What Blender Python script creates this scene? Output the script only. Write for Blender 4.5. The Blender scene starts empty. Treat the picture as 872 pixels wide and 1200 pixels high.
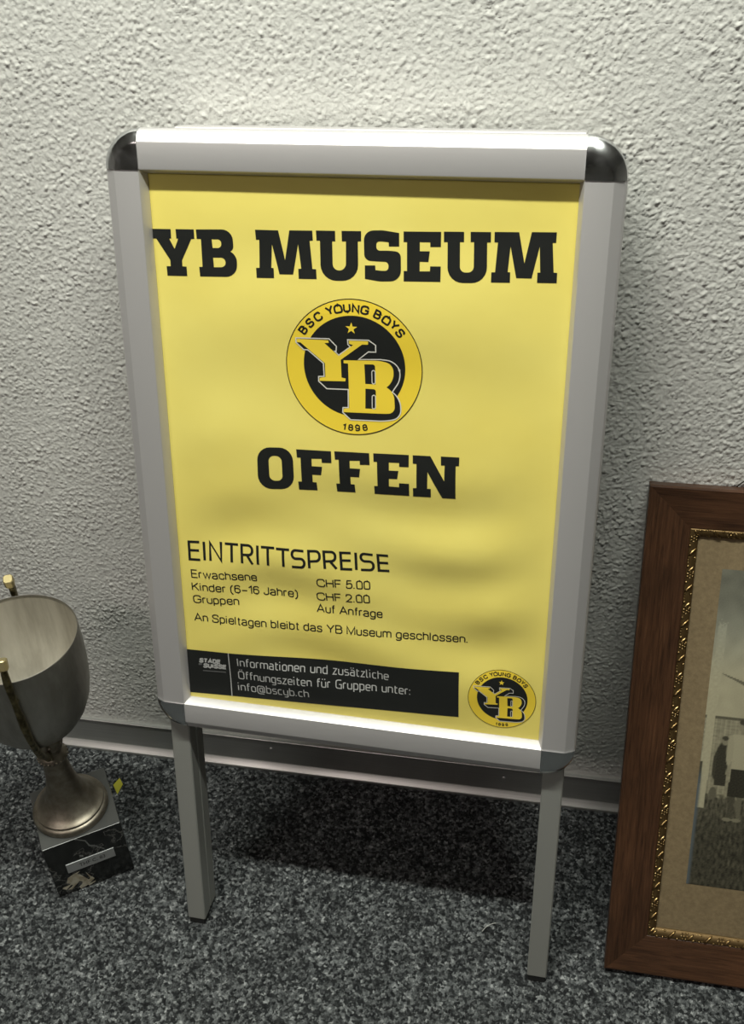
import bpy, bmesh, math, random
import numpy as np
from mathutils import Vector, Matrix, Euler
from mathutils.geometry import tessellate_polygon

random.seed(7)
rng = np.random.default_rng(11)
S = 0.001                                   # everything below is written in millimetres
C = bpy.context.scene.collection

# ------------------------------------------------------------------ camera, world, light, exposure
def camera():
    f, cx, cy, cz, yaw, pitch, roll = 1242.30, 209.26, -943.84, 1198.54, .2306, .6436, -.0648
    cyw, syw, cp, sp = math.cos(yaw), math.sin(yaw), math.cos(pitch), math.sin(pitch)
    fw = Vector((-syw*cp, cyw*cp, -sp)); r = Vector((cyw, syw, 0)); u = r.cross(fw)
    c, s = math.cos(roll), math.sin(roll)
    r2 = c*r + s*u; u2 = -s*r + c*u
    m = Matrix((r2, u2, -fw)).transposed().to_4x4(); m.translation = Vector((cx, cy, cz))*S
    cd = bpy.data.cameras.new('camera'); o = bpy.data.objects.new('camera', cd); C.objects.link(o)
    o.matrix_world = m
    cd.sensor_fit = 'VERTICAL'; cd.sensor_height = 36; cd.sensor_width = 36*872/1200
    cd.lens = 36*f/1200; cd.clip_start = .02
    bpy.context.scene.camera = o
camera()

sc = bpy.context.scene
sc.view_settings.view_transform = 'Standard'; sc.view_settings.look = 'None'
sc.view_settings.gamma = 1; sc.view_settings.use_curve_mapping = False
sc.view_settings.exposure = 0.0
w = bpy.data.worlds.new('world'); sc.world = w; w.use_nodes = True
w.node_tree.nodes['Background'].inputs[0].default_value = (1, .93, .86, 1)
w.node_tree.nodes['Background'].inputs[1].default_value = .03

def area(name, loc, size, size_y, power, color, target=None):
    l = bpy.data.lights.new(name, 'AREA'); l.shape = 'RECTANGLE'; l.size = size; l.size_y = size_y
    l.energy = power; l.color = color
    o = bpy.data.objects.new(name, l); C.objects.link(o); o.location = loc
    if target is not None:
        o.rotation_euler = (Vector(target)-Vector(loc)).to_track_quat('-Z', 'Y').to_euler()
    return o
# the ceiling tube that runs along the wall, a little out in the room
area('ceiling_tube_light', (-.04, -.445, 2.17), 1.3, .06, 43, (.97, 1, .90))
# added fill light, warm and weaker, farther out in the room
area('room_fill_light', (-1.0, -2.2, 2.45), 1.2, .4, 17, (1, .87, .82))

# ------------------------------------------------------------------ helpers
def mat(name, color=(.5, .5, .5), rough=.5, metal=0., spec=.5, coat=0.):
    m = bpy.data.materials.new(name); m.use_nodes = True
    b = m.node_tree.nodes['Principled BSDF']
    b.inputs['Base Color'].default_value = (*color, 1); b.inputs['Roughness'].default_value = rough
    b.inputs['Metallic'].default_value = metal; b.inputs['Specular IOR Level'].default_value = spec
    b.inputs['Coat Weight'].default_value = coat
    return m
def nodes(m): return m.node_tree.nodes, m.node_tree.links, m.node_tree.nodes['Principled BSDF']
def ramp(N, stops):
    r = N.new('ShaderNodeValToRGB')
    while len(r.color_ramp.elements) < len(stops): r.color_ramp.elements.new(.5)
    for e, (p, c) in zip(r.color_ramp.elements, stops): e.position = p; e.color = (*c, 1) if len(c) == 3 else c
    return r
def coords(N, L, scale=(1, 1, 1)):
    t = N.new('ShaderNodeTexCoord'); mp = N.new('ShaderNodeMapping'); mp.inputs['Scale'].default_value = scale
    L.new(t.outputs['Object'], mp.inputs['Vector']); return mp.outputs['Vector']
def noise(N, L, vec, scale, detail=3, rough=.5):
    n = N.new('ShaderNodeTexNoise'); n.inputs['Scale'].default_value = scale
    n.inputs['Detail'].default_value = detail; n.inputs['Roughness'].default_value = rough
    L.new(vec, n.inputs['Vector']); return n
def bump(N, L, b, h, strength, dist):
    n = N.new('ShaderNodeBump'); n.inputs['Strength'].default_value = strength; n.inputs['Distance'].default_value = dist
    L.new(h, n.inputs['Height']); L.new(n.outputs[0], b.inputs['Normal']); return n

def me_obj(name, me, m=None, parent=None, smooth=False, kind=None, label=None):
    o = bpy.data.objects.new(name, me); C.objects.link(o)
    if m is not None:
        for x in (m if isinstance(m, (list, tuple)) else [m]): me.materials.append(x)
    if parent: o.parent = parent
    if smooth: me.polygons.foreach_set('use_smooth', [True]*len(me.polygons))
    if kind: o['kind'] = kind
    if label: o['label'] = label
    return o
def mesh(name, V, F, idx=None):
    me = bpy.data.meshes.new(name); me.from_pydata([(x*S, y*S, z*S) for x, y, z in V], [], F)
    if idx is not None: me.polygons.foreach_set('material_index', idx)
    me.update(); return me
def smooth_angle(me, deg=35):
    me.polygons.foreach_set('use_smooth', [True]*len(me.polygons))
    try: me.set_sharp_from_angle(angle=math.radians(deg))
    except Exception: pass
def thing(name, label, cat, loc, rot=(0, 0, 0), group=None):
    o = bpy.data.objects.new(name, None); C.objects.link(o); o.empty_display_size = .05
    o.location = Vector(loc)*S; o.rotation_euler = rot; o['label'] = label; o['category'] = cat
    if group: o['group'] = group
    return o
def box_bm(bm, x0, x1, y0, y1, z0, z1, bev=0):
    vs = [bm.verts.new((x*S, y*S, z*S)) for x in (x0, x1) for y in (y0, y1) for z in (z0, z1)]
    fs = [bm.faces.new([vs[i] for i in f]) for f in ((0, 1, 3, 2), (4, 6, 7, 5), (0, 4, 5, 1), (2, 3, 7, 6), (0, 2, 6, 4), (1, 5, 7, 3))]
    if bev:
        es = set(e for f in fs for e in f.edges)
        bmesh.ops.bevel(bm, geom=list(es), offset=bev*S, segments=2, profile=.5, affect='EDGES')
def bm_obj(name, bm, m, parent=None, sm=None, **k):
    me = bpy.data.meshes.new(name); bmesh.ops.recalc_face_normals(bm, faces=bm.faces[:]); bm.to_mesh(me); bm.free()
    if sm: smooth_angle(me, sm)
    return me_obj(name, me, m, parent, **k)
def box(name, x0, x1, y0, y1, z0, z1, m, parent=None, bev=0, **k):
    bm = bmesh.new(); box_bm(bm, x0, x1, y0, y1, z0, z1, bev); return bm_obj(name, bm, m, parent, **k)
def lathe(name, prof, m, parent=None, n=72, off=(0, 0), sm=40, closed=False, jit=0):
    V = []; F = []
    for r, z in prof:
        for i in range(n):
            a = 2*math.pi*i/n; V.append((off[0]+r*math.cos(a), off[1]+r*math.sin(a), z))
    k = len(prof)
    for j in range(k-1 if not closed else k):
        j2 = (j+1) % k
        for i in range(n):
            F.append((j*n+i, j*n+(i+1) % n, j2*n+(i+1) % n, j2*n+i))
    me = mesh(name, V, F); smooth_angle(me, sm); return me_obj(name, me, m, parent)
def loft(name, rings, m, parent=None, sm=40, caps=True, **k):
    """rings: list of equally long vertex rings"""
    V = [v for r in rings for v in r]; n = len(rings[0]); F = []
    for j in range(len(rings)-1):
        for i in range(n): F.append((j*n+i, j*n+(i+1) % n, (j+1)*n+(i+1) % n, (j+1)*n+i))
    if caps: F.append(tuple(range(n))[::-1]); F.append(tuple(range((len(rings)-1)*n, len(rings)*n)))
    me = mesh(name, V, F)
    bm = bmesh.new(); bm.from_mesh(me); bmesh.ops.recalc_face_normals(bm, faces=bm.faces[:]); bm.to_mesh(me); bm.free()
    if sm: smooth_angle(me, sm)
    return me_obj(name, me, m, parent, **k)
def tube_rings(P, r, n=8, sq=None, up=Vector((0, 0, 1))):
    out = []
    P = [Vector(p) for p in P]
    for i, p in enumerate(P):
        t = (P[min(i+1, len(P)-1)]-P[max(i-1, 0)]).normalized()
        a = t.cross(up);
        if a.length < 1e-3: a = t.cross(Vector((1, 0, 0)))
        a.normalize(); b = t.cross(a).normalized(); rr = r[i] if isinstance(r, (list, tuple)) else r
        if sq: out.append([tuple(p+a*x*rr+b*y*rr*sq) for x, y in ((-1, -.6), (-.6, -1), (.6, -1), (1, -.6), (1, .6), (.6, 1), (-.6, 1), (-1, .6))])
        else: out.append([tuple(p+a*math.cos(2*math.pi*k/n)*rr+b*math.sin(2*math.pi*k/n)*rr) for k in range(n)])
    return out
def crom(P, k=6):
    P = [Vector(p) for p in P]; out = []
    for i in range(len(P)-1):
        p0, p1, p2, p3 = P[max(i-1, 0)], P[i], P[i+1], P[min(i+2, len(P)-1)]
        for j in range(k):
            t = j/k; out.append(.5*((2*p1)+(p2-p0)*t+(2*p0-5*p1+4*p2-p3)*t*t+(3*p1-p0-3*p2+p3)*t**3))
    out.append(P[-1]); return out

# ------------------------------------------------------------------ materials
ALU = mat('anodised_aluminium', (.57, .55, .55), .40, .5)
N, L, b = nodes(ALU)
v = coords(N, L, (1, 1, 1)); n = noise(N, L, v, 900, 2); bump(N, L, b, n.outputs[0], .04, .0005)
ALU2 = mat('matt_leg_aluminium', (.36, .36, .335), .5, .45)
ALU3 = mat('grey_skirting_aluminium', (.33, .33, .32), .36, .72)
N, L, b = nodes(ALU3)
v = coords(N, L, (2, 60, 600)); n = noise(N, L, v, 4, 3); r = ramp(N, [(.3, (.40, .40, .385)), (.7, (.52, .52, .50))])
L.new(n.outputs[0], r.inputs[0]); L.new(r.outputs[0], b.inputs['Base Color'])
CHROME = mat('chrome', (.64, .65, .66), .12, 1)
N, L, b = nodes(CHROME)
v = coords(N, L); n = noise(N, L, v, 55, 3); r = ramp(N, [(.35, (.06,)*3), (.75, (.32,)*3)]); L.new(n.outputs[0], r.inputs[0]); L.new(r.outputs[0], b.inputs['Roughness'])
bump(N, L, b, n.outputs[0], .15, .002)
RUBBER = mat('black_rubber', (.012, .012, .012), .6)
DARKPL = mat('black_plastic', (.02, .02, .02), .4)
BACK = mat('grey_backing_board', (.25, .25, .25), .6)

YEL = mat('yellow_poster_paper', (.80, .70, .20), .38, 0, .45)
N, L, b = nodes(YEL)
v = coords(N, L); n = noise(N, L, v, 6, 3)
r = ramp(N, [(.3, (.76, .63, .145)), (.7, (.81, .695, .185))]); L.new(n.outputs[0], r.inputs[0]); L.new(r.outputs[0], b.inputs['Base Color'])
n2 = noise(N, L, v, 45, 3); bump(N, L, b, n2.outputs[0], .12, .002)
INK = mat('black_print', (.014, .015, .014), .36, 0, .45)
RING = mat('golden_yellow_print', (.82, .60, .05), .38, 0, .45)
WHI = mat('white_print', (.62, .60, .55), .4)
GREYP = mat('light_grey_print', (.42, .42, .41), .45)
DIMP = mat('dim_grey_print', (.12, .12, .12), .45)
PMATS = [INK, RING, WHI, GREYP, DIMP]

# wall plaster
PLA = mat('roughcast_plaster', (.66, .655, .60), .85, 0, .3)
N, L, b = nodes(PLA)
v = coords(N, L); n = noise(N, L, v, 5, 4); r = ramp(N, [(.3, (.64, .635, .60)), (.7, (.71, .70, .665))])
L.new(n.outputs[0], r.inputs[0]); L.new(r.outputs[0], b.inputs['Base Color'])
n2 = noise(N, L, v, 420, 4, .6); bump(N, L, b, n2.outputs[0], .35, .0015)
# carpet
CAR = mat('speckled_grey_carpet', (.05, .05, .05), .9, 0, .25)
N, L, b = nodes(CAR)
v = coords(N, L)
nd = noise(N, L, v, 300, 3, .6)
na = noise(N, L, v, 150, 3, .7)
dis = N.new('ShaderNodeVectorMath'); dis.operation = 'MULTIPLY_ADD'; dis.inputs[1].default_value = (.0035,)*3
L.new(nd.outputs['Color'], dis.inputs[0]); L.new(v, dis.inputs[2])
vo = N.new('ShaderNodeTexVoronoi'); vo.inputs['Scale'].default_value = 300; L.new(dis.outputs[0], vo.inputs['Vector'])
sep = N.new('ShaderNodeSeparateColor'); L.new(vo.outputs['Color'], sep.inputs[0])
blend = N.new('ShaderNodeMix'); blend.inputs[0].default_value = .34; L.new(na.outputs[0], blend.inputs[2]); L.new(sep.outputs[0], blend.inputs[3])
r = ramp(N, [(.30, (.007, .008, .009)), (.44, (.022, .024, .025)), (.55, (.070, .075, .077)), (.66, (.145, .153, .155)), (.76, (.34, .35, .35))])
L.new(blend.outputs[0], r.inputs[0])
n3 = noise(N, L, v, 30, 3); r3 = ramp(N, [(.3, (.72,)*3), (.7, (1.2,)*3)]); L.new(n3.outputs[0], r3.inputs[0])
mx = N.new('ShaderNodeMix'); mx.data_type = 'RGBA'; mx.blend_type = 'MULTIPLY'; mx.inputs[0].default_value = 1
L.new(r.outputs[0], mx.inputs[6]); L.new(r3.outputs[0], mx.inputs[7]); L.new(mx.outputs[2], b.inputs['Base Color'])
bump(N, L, b, nd.outputs[0], .7, .002)

# ------------------------------------------------------------------ the setting: wall, floor, skirting
def band_noise(nx, ny, step, lam, width=.45, ax=1., seed=0):
    g = np.random.default_rng(seed).standard_normal((ny, nx))
    fy = np.fft.fftfreq(ny, step)[:, None]; fx = np.fft.rfftfreq(nx, step)[None, :]
    k = np.sqrt((fx*ax)**2+fy**2)+1e-9
    h = np.fft.irfft2(np.fft.rfft2(g)*np.exp(-(np.log(k*lam)/width)**2), s=(ny, nx))
    return h/h.std()
def height_grid(name, x0, x1, y0, y1, step, hfun, X0, X1, Y0, Y1, place, m, taper=20):
    xs = np.arange(x0, x1, step); ys = np.arange(y0, y1, step)
    H = hfun(len(xs), len(ys), step)
    ex = np.minimum(1, np.minimum(np.arange(len(xs)), np.arange(len(xs))[::-1])/taper)
    ey = np.minimum(1, np.minimum(np.arange(len(ys)), np.arange(len(ys))[::-1])/taper)
    H = H*ex[None, :]*ey[:, None]
    xs = np.concatenate([[X0], xs, [X1]]); ys = np.concatenate([[Y0], ys, [Y1]]); H = np.pad(H, 1)
    X, Y = np.meshgrid(xs, ys); V = place(X, Y, H).reshape(-1, 3)*S
    nx, ny = len(xs), len(ys); i = np.arange(nx*ny).reshape(ny, nx)
    F = np.stack([i[:-1, :-1], i[:-1, 1:], i[1:, 1:], i[1:, :-1]], -1).reshape(-1, 4)
    me = bpy.data.meshes.new(name); me.vertices.add(len(V)); me.vertices.foreach_set('co', V.ravel().astype(np.float32))
    me.loops.add(F.size); me.loops.foreach_set('vertex_index', F.ravel().astype(np.int32))
    me.polygons.add(len(F)); me.polygons.foreach_set('loop_start', (np.arange(len(F))*4).astype(np.int32))
    me.update(calc_edges=True); me.polygons.foreach_set('use_smooth', np.ones(len(F), bool))
    return me_obj(name, me, m, None, kind='structure')
def wall_h(nx, ny, st):
    a = band_noise(nx, ny, st, 9.5, .5, .85, 3); c = band_noise(nx, ny, st, 5.2, .4, .85, 4); d = band_noise(nx, ny, st, 3.4, .35, 1, 6)
    patch = .9+.1*band_noise(nx, ny, st, 130, .6, 1, 5)
    h = .62*np.abs(a+.45*c)**.75+.30*np.abs(c)**.8+.13*d+.12*a
    return h*.9*np.clip(patch, .4, 1.3)-.6
height_grid('wall_back', -800, 720, 48, 1150, 1.4, wall_h, -3600, 3600, -5, 2600, lambda X, Y, H: np.stack([X, -H, Y], -1), PLA)
def floor_h(nx, ny, st):
    a = 1.5*np.abs(band_noise(nx, ny, st, 8.0, .45, 1, 8))-1+.6*band_noise(nx, ny, st, 3.4, .3, 1, 9)+.4*band_noise(nx, ny, st, 26, .6, 1, 10)
    return np.tanh(a*.8)*1.2-1.2
height_grid('floor', -720, 560, -520, -6, 1.25, floor_h, -3600, 3600, -7000, 5, lambda X, Y, H: np.stack([X, Y, H], -1), CAR)

# the rest of the room behind and above the camera
SHELL = mat('plain_white_plaster', (.62, .61, .58), .8); CEIL = mat('white_ceiling_paint', (.7, .69, .67), .8)
def slab(name, *a):
    o = box(name, *a); o['kind'] = 'structure'
slab('ceiling', -3600, 3600, -7000, 0, 2600, 2650, CEIL)
slab('wall_left', -3650, -3600, -7000, 0, 0, 2600, SHELL)
slab('wall_right', 3600, 3650, -7000, 0, 0, 2600, SHELL)
slab('wall_front', -3600, 3600, -7050, -7000, 0, 2600, SHELL)

# aluminium skirting: thin top edge, flat face, foot that slopes out
prof = [(0, 0), (-12.5, 0), (-12.5, 2.6), (-11.8, 3.8), (-4.4, 9.6), (-3.6, 10.8), (-3.4, 54.8), (-5, 55.6), (-5.2, 56.6), (-4.6, 57.2), (0, 57.5)]
sk = loft('baseboard_back', [[(x, y, z) for y, z in prof] for x in (-3600, 3600)], ALU3, sm=20, kind='structure')
for x, z in ((-180, 39), (148, 36), (-520, 38), (480, 37)):
    lath = [(0.01, 1.3), (1.2, 1.1), (2.2, .4), (2.5, 0)]
    s = lathe('screw', lath, ALU, sk, n=14); s.rotation_euler = (math.radians(90), 0, 0); s.location = (x*S, -3.4*S, z*S)

# ------------------------------------------------------------------ poster stand
A = .2373; D0 = 277.5; LEG = 306.3; W = 464.; H = 638.; PSI = -.0199
stand = thing('poster_stand', 'silver aluminium A-board stand with chromed corners holding a yellow museum poster, leaning on the wall',
              'sign stand', (0, -D0, 0), (math.pi/2-A, 0, PSI))
SA, CA = math.sin(A), math.cos(A)
RP = [(0, -14), (0, -9.5), (.6, -7.6), (2.2, -5.6), (9.6, -.9), (11, -.2), (12.5, 0), (33.4, 0), (34.6, -.3), (35.3, -1.2), (38.8, -10.6), (38.8, -14)]
def rail(side):
    hx, y0, y1 = W/2, LEG, LEG+H
    rings = []
    for e in (-1, 1):
        ring = []
        for wv, nv in RP:
            c = max(35.1, wv)
            if side in 'tb':
                y = y1-wv if side == 't' else y0+wv; ring.append((e*(hx-c), y, nv))
            else:
                x = -hx+wv if side == 'l' else hx-wv; y = y0+c if e < 0 else y1-c; ring.append((x, y, nv))
        rings.append(ring)
    loft('frame_rail', rings, ALU, stand, sm=18)
for s_ in 'tblr': rail(s_)
for sx in (-1, 1):
    for sy in (0, 1):
        cx, cy = sx*(W/2-35), (LEG+H-35 if sy else LEG+35)
        prof = [(-14.5, 34.9), (-9.5, 35.1), (-6, 34.2), (-2.9, 31), (-.6, 26.5), (.5, 24), (.9, 22), (.9, .4)]
        V = []; F = []; n = 14
        for k in range(n+1):
            a = math.pi/2*k/n
            for nz, r in prof: V.append((cx+sx*r*math.cos(a), cy+(1 if sy else -1)*r*math.sin(a), nz))
        m_ = len(prof)
        for k in range(n):
            for j in range(m_-1): F.append((k*m_+j, k*m_+j+1, (k+1)*m_+j+1, (k+1)*m_+j))
        V.append((cx, cy, -14.5)); c0 = len(V)-1
        for k in (0, n): F.append(tuple([k*m_+j for j in range(m_)]+[c0]))
        bm = bmesh.new(); me = mesh('t', V, F); bm.from_mesh(me); bpy.data.meshes.remove(me)
        bmesh.ops.remove_doubles(bm, verts=bm.verts[:], dist=1e-6)
        bm_obj('corner_cap', bm, CHROME, stand, 30)
box('backing_board', -W/2+33.5, W/2-33.5, LEG+20, LEG+H-20, -22, -18.5, BACK, stand)
# rear half of the folded stand, between the rear legs
box('rear_panel', -W/2+36, W/2-36, LEG+14, LEG+H-16, -52, -46, BACK, stand)
box('hinge_bar', -167, 196, LEG+H-22, LEG+H+1.2, -40, -15.5, ALU, stand, 1.5, )
bm = bmesh.new(); bmesh.ops.create_cone(bm, cap_ends=True, segments=16, radius1=5*S, radius2=4.2*S, depth=7*S, matrix=Matrix.Translation(Vector((W/2-7, LEG+H-20, -24))*S) @ Matrix.Rotation(math.pi/2, 4, 'Y'))
bm_obj('hinge_bolt', bm, DARKPL, stand, 30)
def leg(x0, x1, n0, n1, top, zf, zb):
    """square tube whose end follows the carpet; n0 front face, n1 rear face"""
    def zz(nv): return zf+(zb-zf)*(-13.5-nv)/40.5
    def tt(z, nv): return (z-nv*SA)/CA
    c = 1.2
    cs = [(x0+c, n0), (x1-c, n0), (x1, n0-c), (x1, n1+c), (x1-c, n1), (x0+c, n1), (x0, n1+c), (x0, n0-c)]
    lg = loft('leg', [[(x, tt(zz(nv), nv), nv) for x, nv in cs], [(x, top, nv) for x, nv in cs]], ALU2, stand, sm=20)
    i = 1.0; cs2 = [(x+(i if x < (x0+x1)/2 else -i), nv+(-i if nv > (n0+n1)/2 else i)) for x, nv in cs]
    loft('rubber_foot', [[(x, tt(.3, nv), nv) for x, nv in cs2], [(x, tt(zz(nv)+4, nv), nv) for x, nv in cs2]], RUBBER, lg, sm=20)
for sx in (-1, 1):
    a_, b_ = sorted((sx*(W/2-9.7), sx*(W/2-9.7-22.5)))
    leg(a_, b_, -14.2, -33, LEG+H-26, 9, 4.5)
    leg(a_, b_, -34.2, -53, LEG+H-26, 9, 4.5)

# poster sheet with soft waves; all printed matter follows the same waves
PC = LEG+319
def wave(x, y):
    e = np.clip((198-np.abs(x))/60, 0, 1)*np.clip((286-np.abs(y))/50, 0, 1)
    lo = np.clip((60-y)/160, .12, 1)
    h = .55*np.sin((y+.10*x)/11.+.9*np.sin(x/62.+.6))*(.55+.45*np.sin(x/85.+1.1)) \
        + .5*np.sin((y-.22*x)/13.5+1.7+.8*np.sin(x/48.)) + .38*np.sin((y*.45+x*.5)/14.)*np.clip((-20-y)/60, 0, 1)
    h2 = .55*np.sin((y-.05*x)/21.+.5)+.4*np.sin((y+.15*x)/34.+2)
    return (h*lo*2.6+h2*1.7)*e
G = 8.0
def poster_sheet():
    xs = np.arange(-200, 200.1, G); ys = np.arange(-288, 288.1, G)
    X, Y = np.meshgrid(xs, ys); Z = wave(X, Y)
    V = np.stack([X, Y, Z], -1).reshape(-1, 3); nx = len(xs)
    i = np.arange(len(V)).reshape(len(ys), nx)
    F = np.stack([i[:-1, :-1], i[:-1, 1:], i[1:, 1:], i[1:, :-1]], -1).reshape(-1, 4)
    o = me_obj('poster', mesh('poster', V.tolist(), F.tolist()), YEL, stand, True, label='yellow paper poster with black lettering and round club crest')
    o.location = (0, PC*S, -11.7*S); return o
poster = poster_sheet()
class Art:
    def __init__(s): s.V = []; s.F = []; s.M = []
    def poly(s, loops, mi, lift):
        loops = [[Vector((x, y, 0)) for x, y in l] for l in loops]
        k = len(s.V); s.V += [(p.x, p.y, lift) for l in loops for p in l]
        for t in tessellate_polygon(loops): s.F.append([k+i for i in t]); s.M.append(mi)
    def tris(s, V, F, mi, lift):
        k = len(s.V); s.V += [(x, y, lift) for x, y in V]
        for f in F: s.F.append([k+i for i in f]); s.M.append(mi)
    def stroke(s, pts, wd, mi, lift, closed=False):
        P = [Vector(p) for p in pts]
        if closed and (P[0]-P[-1]).length < 1e-6: P = P[:-1]
        n = len(P); Lf = []; Rt = []
        for i, p in enumerate(P):
            a = P[(i-1) % n] if (closed or i > 0) else None; c = P[(i+1) % n] if (closed or i < n-1) else None
            d1 = (p-a).normalized() if a is not None else (c-p).normalized(); d2 = (c-p).normalized() if c is not None else d1
            n1 = Vector((-d1.y, d1.x)); n2 = Vector((-d2.y, d2.x)); m_ = (n1+n2)
            if m_.length < .3: m_ = n1.copy()
            m_.normalize(); k = wd/2/max(.45, m_.dot(n1)); Lf.append(p+m_*k); Rt.append(p-m_*k)
        for i in range(n if closed else n-1):
            j = (i+1) % n; s.tris([Lf[i], Rt[i], Rt[j], Lf[j]], [(0, 1, 2, 3)], mi, lift)
    def build(s, name, parent, label=None, surf=True):
        me = bpy.data.meshes.new(name); bm = bmesh.new()
        vs = [bm.verts.new(v) for v in s.V]
        for f, mi in zip(s.F, s.M):
            try: fc = bm.faces.new([vs[i] for i in f]); fc.material_index = mi
            except ValueError: pass
        if surf:
            xs = [v[0] for v in s.V]; ys = [v[1] for v in s.V]
            for ax, lo, hi in ((0, min(xs), max(xs)), (1, min(ys), max(ys))):
                g = math.ceil(lo/G)*G
                while g < hi:
                    co = Vector((g, 0, 0)) if ax == 0 else Vector((0, g, 0)); no = Vector((1, 0, 0)) if ax == 0 else Vector((0, 1, 0))
                    bmesh.ops.bisect_plane(bm, geom=bm.verts[:]+bm.edges[:]+bm.faces[:], dist=1e-5, plane_co=co, plane_no=no); g += G
            arr = np.array([v.co[:] for v in bm.verts])
            gx = np.floor(arr[:, 0]/G)*G; gy = np.floor(arr[:, 1]/G)*G; fx = (arr[:, 0]-gx)/G; fy = (arr[:, 1]-gy)/G
            z = (wave(gx, gy)*(1-fx)+wave(gx+G, gy)*fx)*(1-fy)+(wave(gx, gy+G)*(1-fx)+wave(gx+G, gy+G)*fx)*fy
            for v, q in zip(bm.verts, z): v.co.z += q
        for f in bm.faces:
            if f.normal.z < 0: f.normal_flip()
        bm.normal_update()
        for f in bm.faces:
            if f.normal.z < 0: f.normal_flip()
        for v in bm.verts: v.co *= S
        bm.to_mesh(me); bm.free(); return me_obj(name, me, PMATS, parent, True, label=label)
_txt = {}
def text_mesh(body, weight=0.):
    key = (body, weight)
    if key not in _txt:
        cu = bpy.data.curves.new('t', 'FONT'); cu.body = body; cu.size = 1; cu.resolution_u = 3; cu.offset = weight
        o = bpy.data.objects.new('t', cu); C.objects.link(o)
        me = bpy.data.meshes.new_from_object(o.evaluated_get(bpy.context.evaluated_depsgraph_get()))
        V = [(v.co.x, v.co.y) for v in me.vertices]; F = [tuple(p.vertices) for p in me.polygons]
        bpy.data.objects.remove(o); bpy.data.curves.remove(cu); bpy.data.meshes.remove(me); _txt[key] = (V, F)
    return _txt[key]
CAPH = None
def cap_h():
    global CAPH
    if CAPH is None: CAPH = max(y for x, y in text_mesh('H')[0])
    return CAPH
def put_text(art, body, p0, p1, cap, mi, lift, weight=0., shear=0.):
    """baseline from p0 to p1 (ink extents), capital height cap"""
    V, F = text_mesh(body, weight)
    xa = min(x for x, y in V); xb = max(x for x, y in V); sx = math.dist(p0, p1)/(xb-xa); sy = cap/cap_h()
    an = math.atan2(p1[1]-p0[1], p1[0]-p0[0]); c, s_ = math.cos(an), math.sin(an)
    out = []
    for x, y in V:
        X = (x-xa)*sx+shear*y*sy; Y = y*sy; out.append((p0[0]+X*c-Y*s_, p0[1]+X*s_+Y*c))
    art.tris(out, F, mi, lift)

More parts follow.
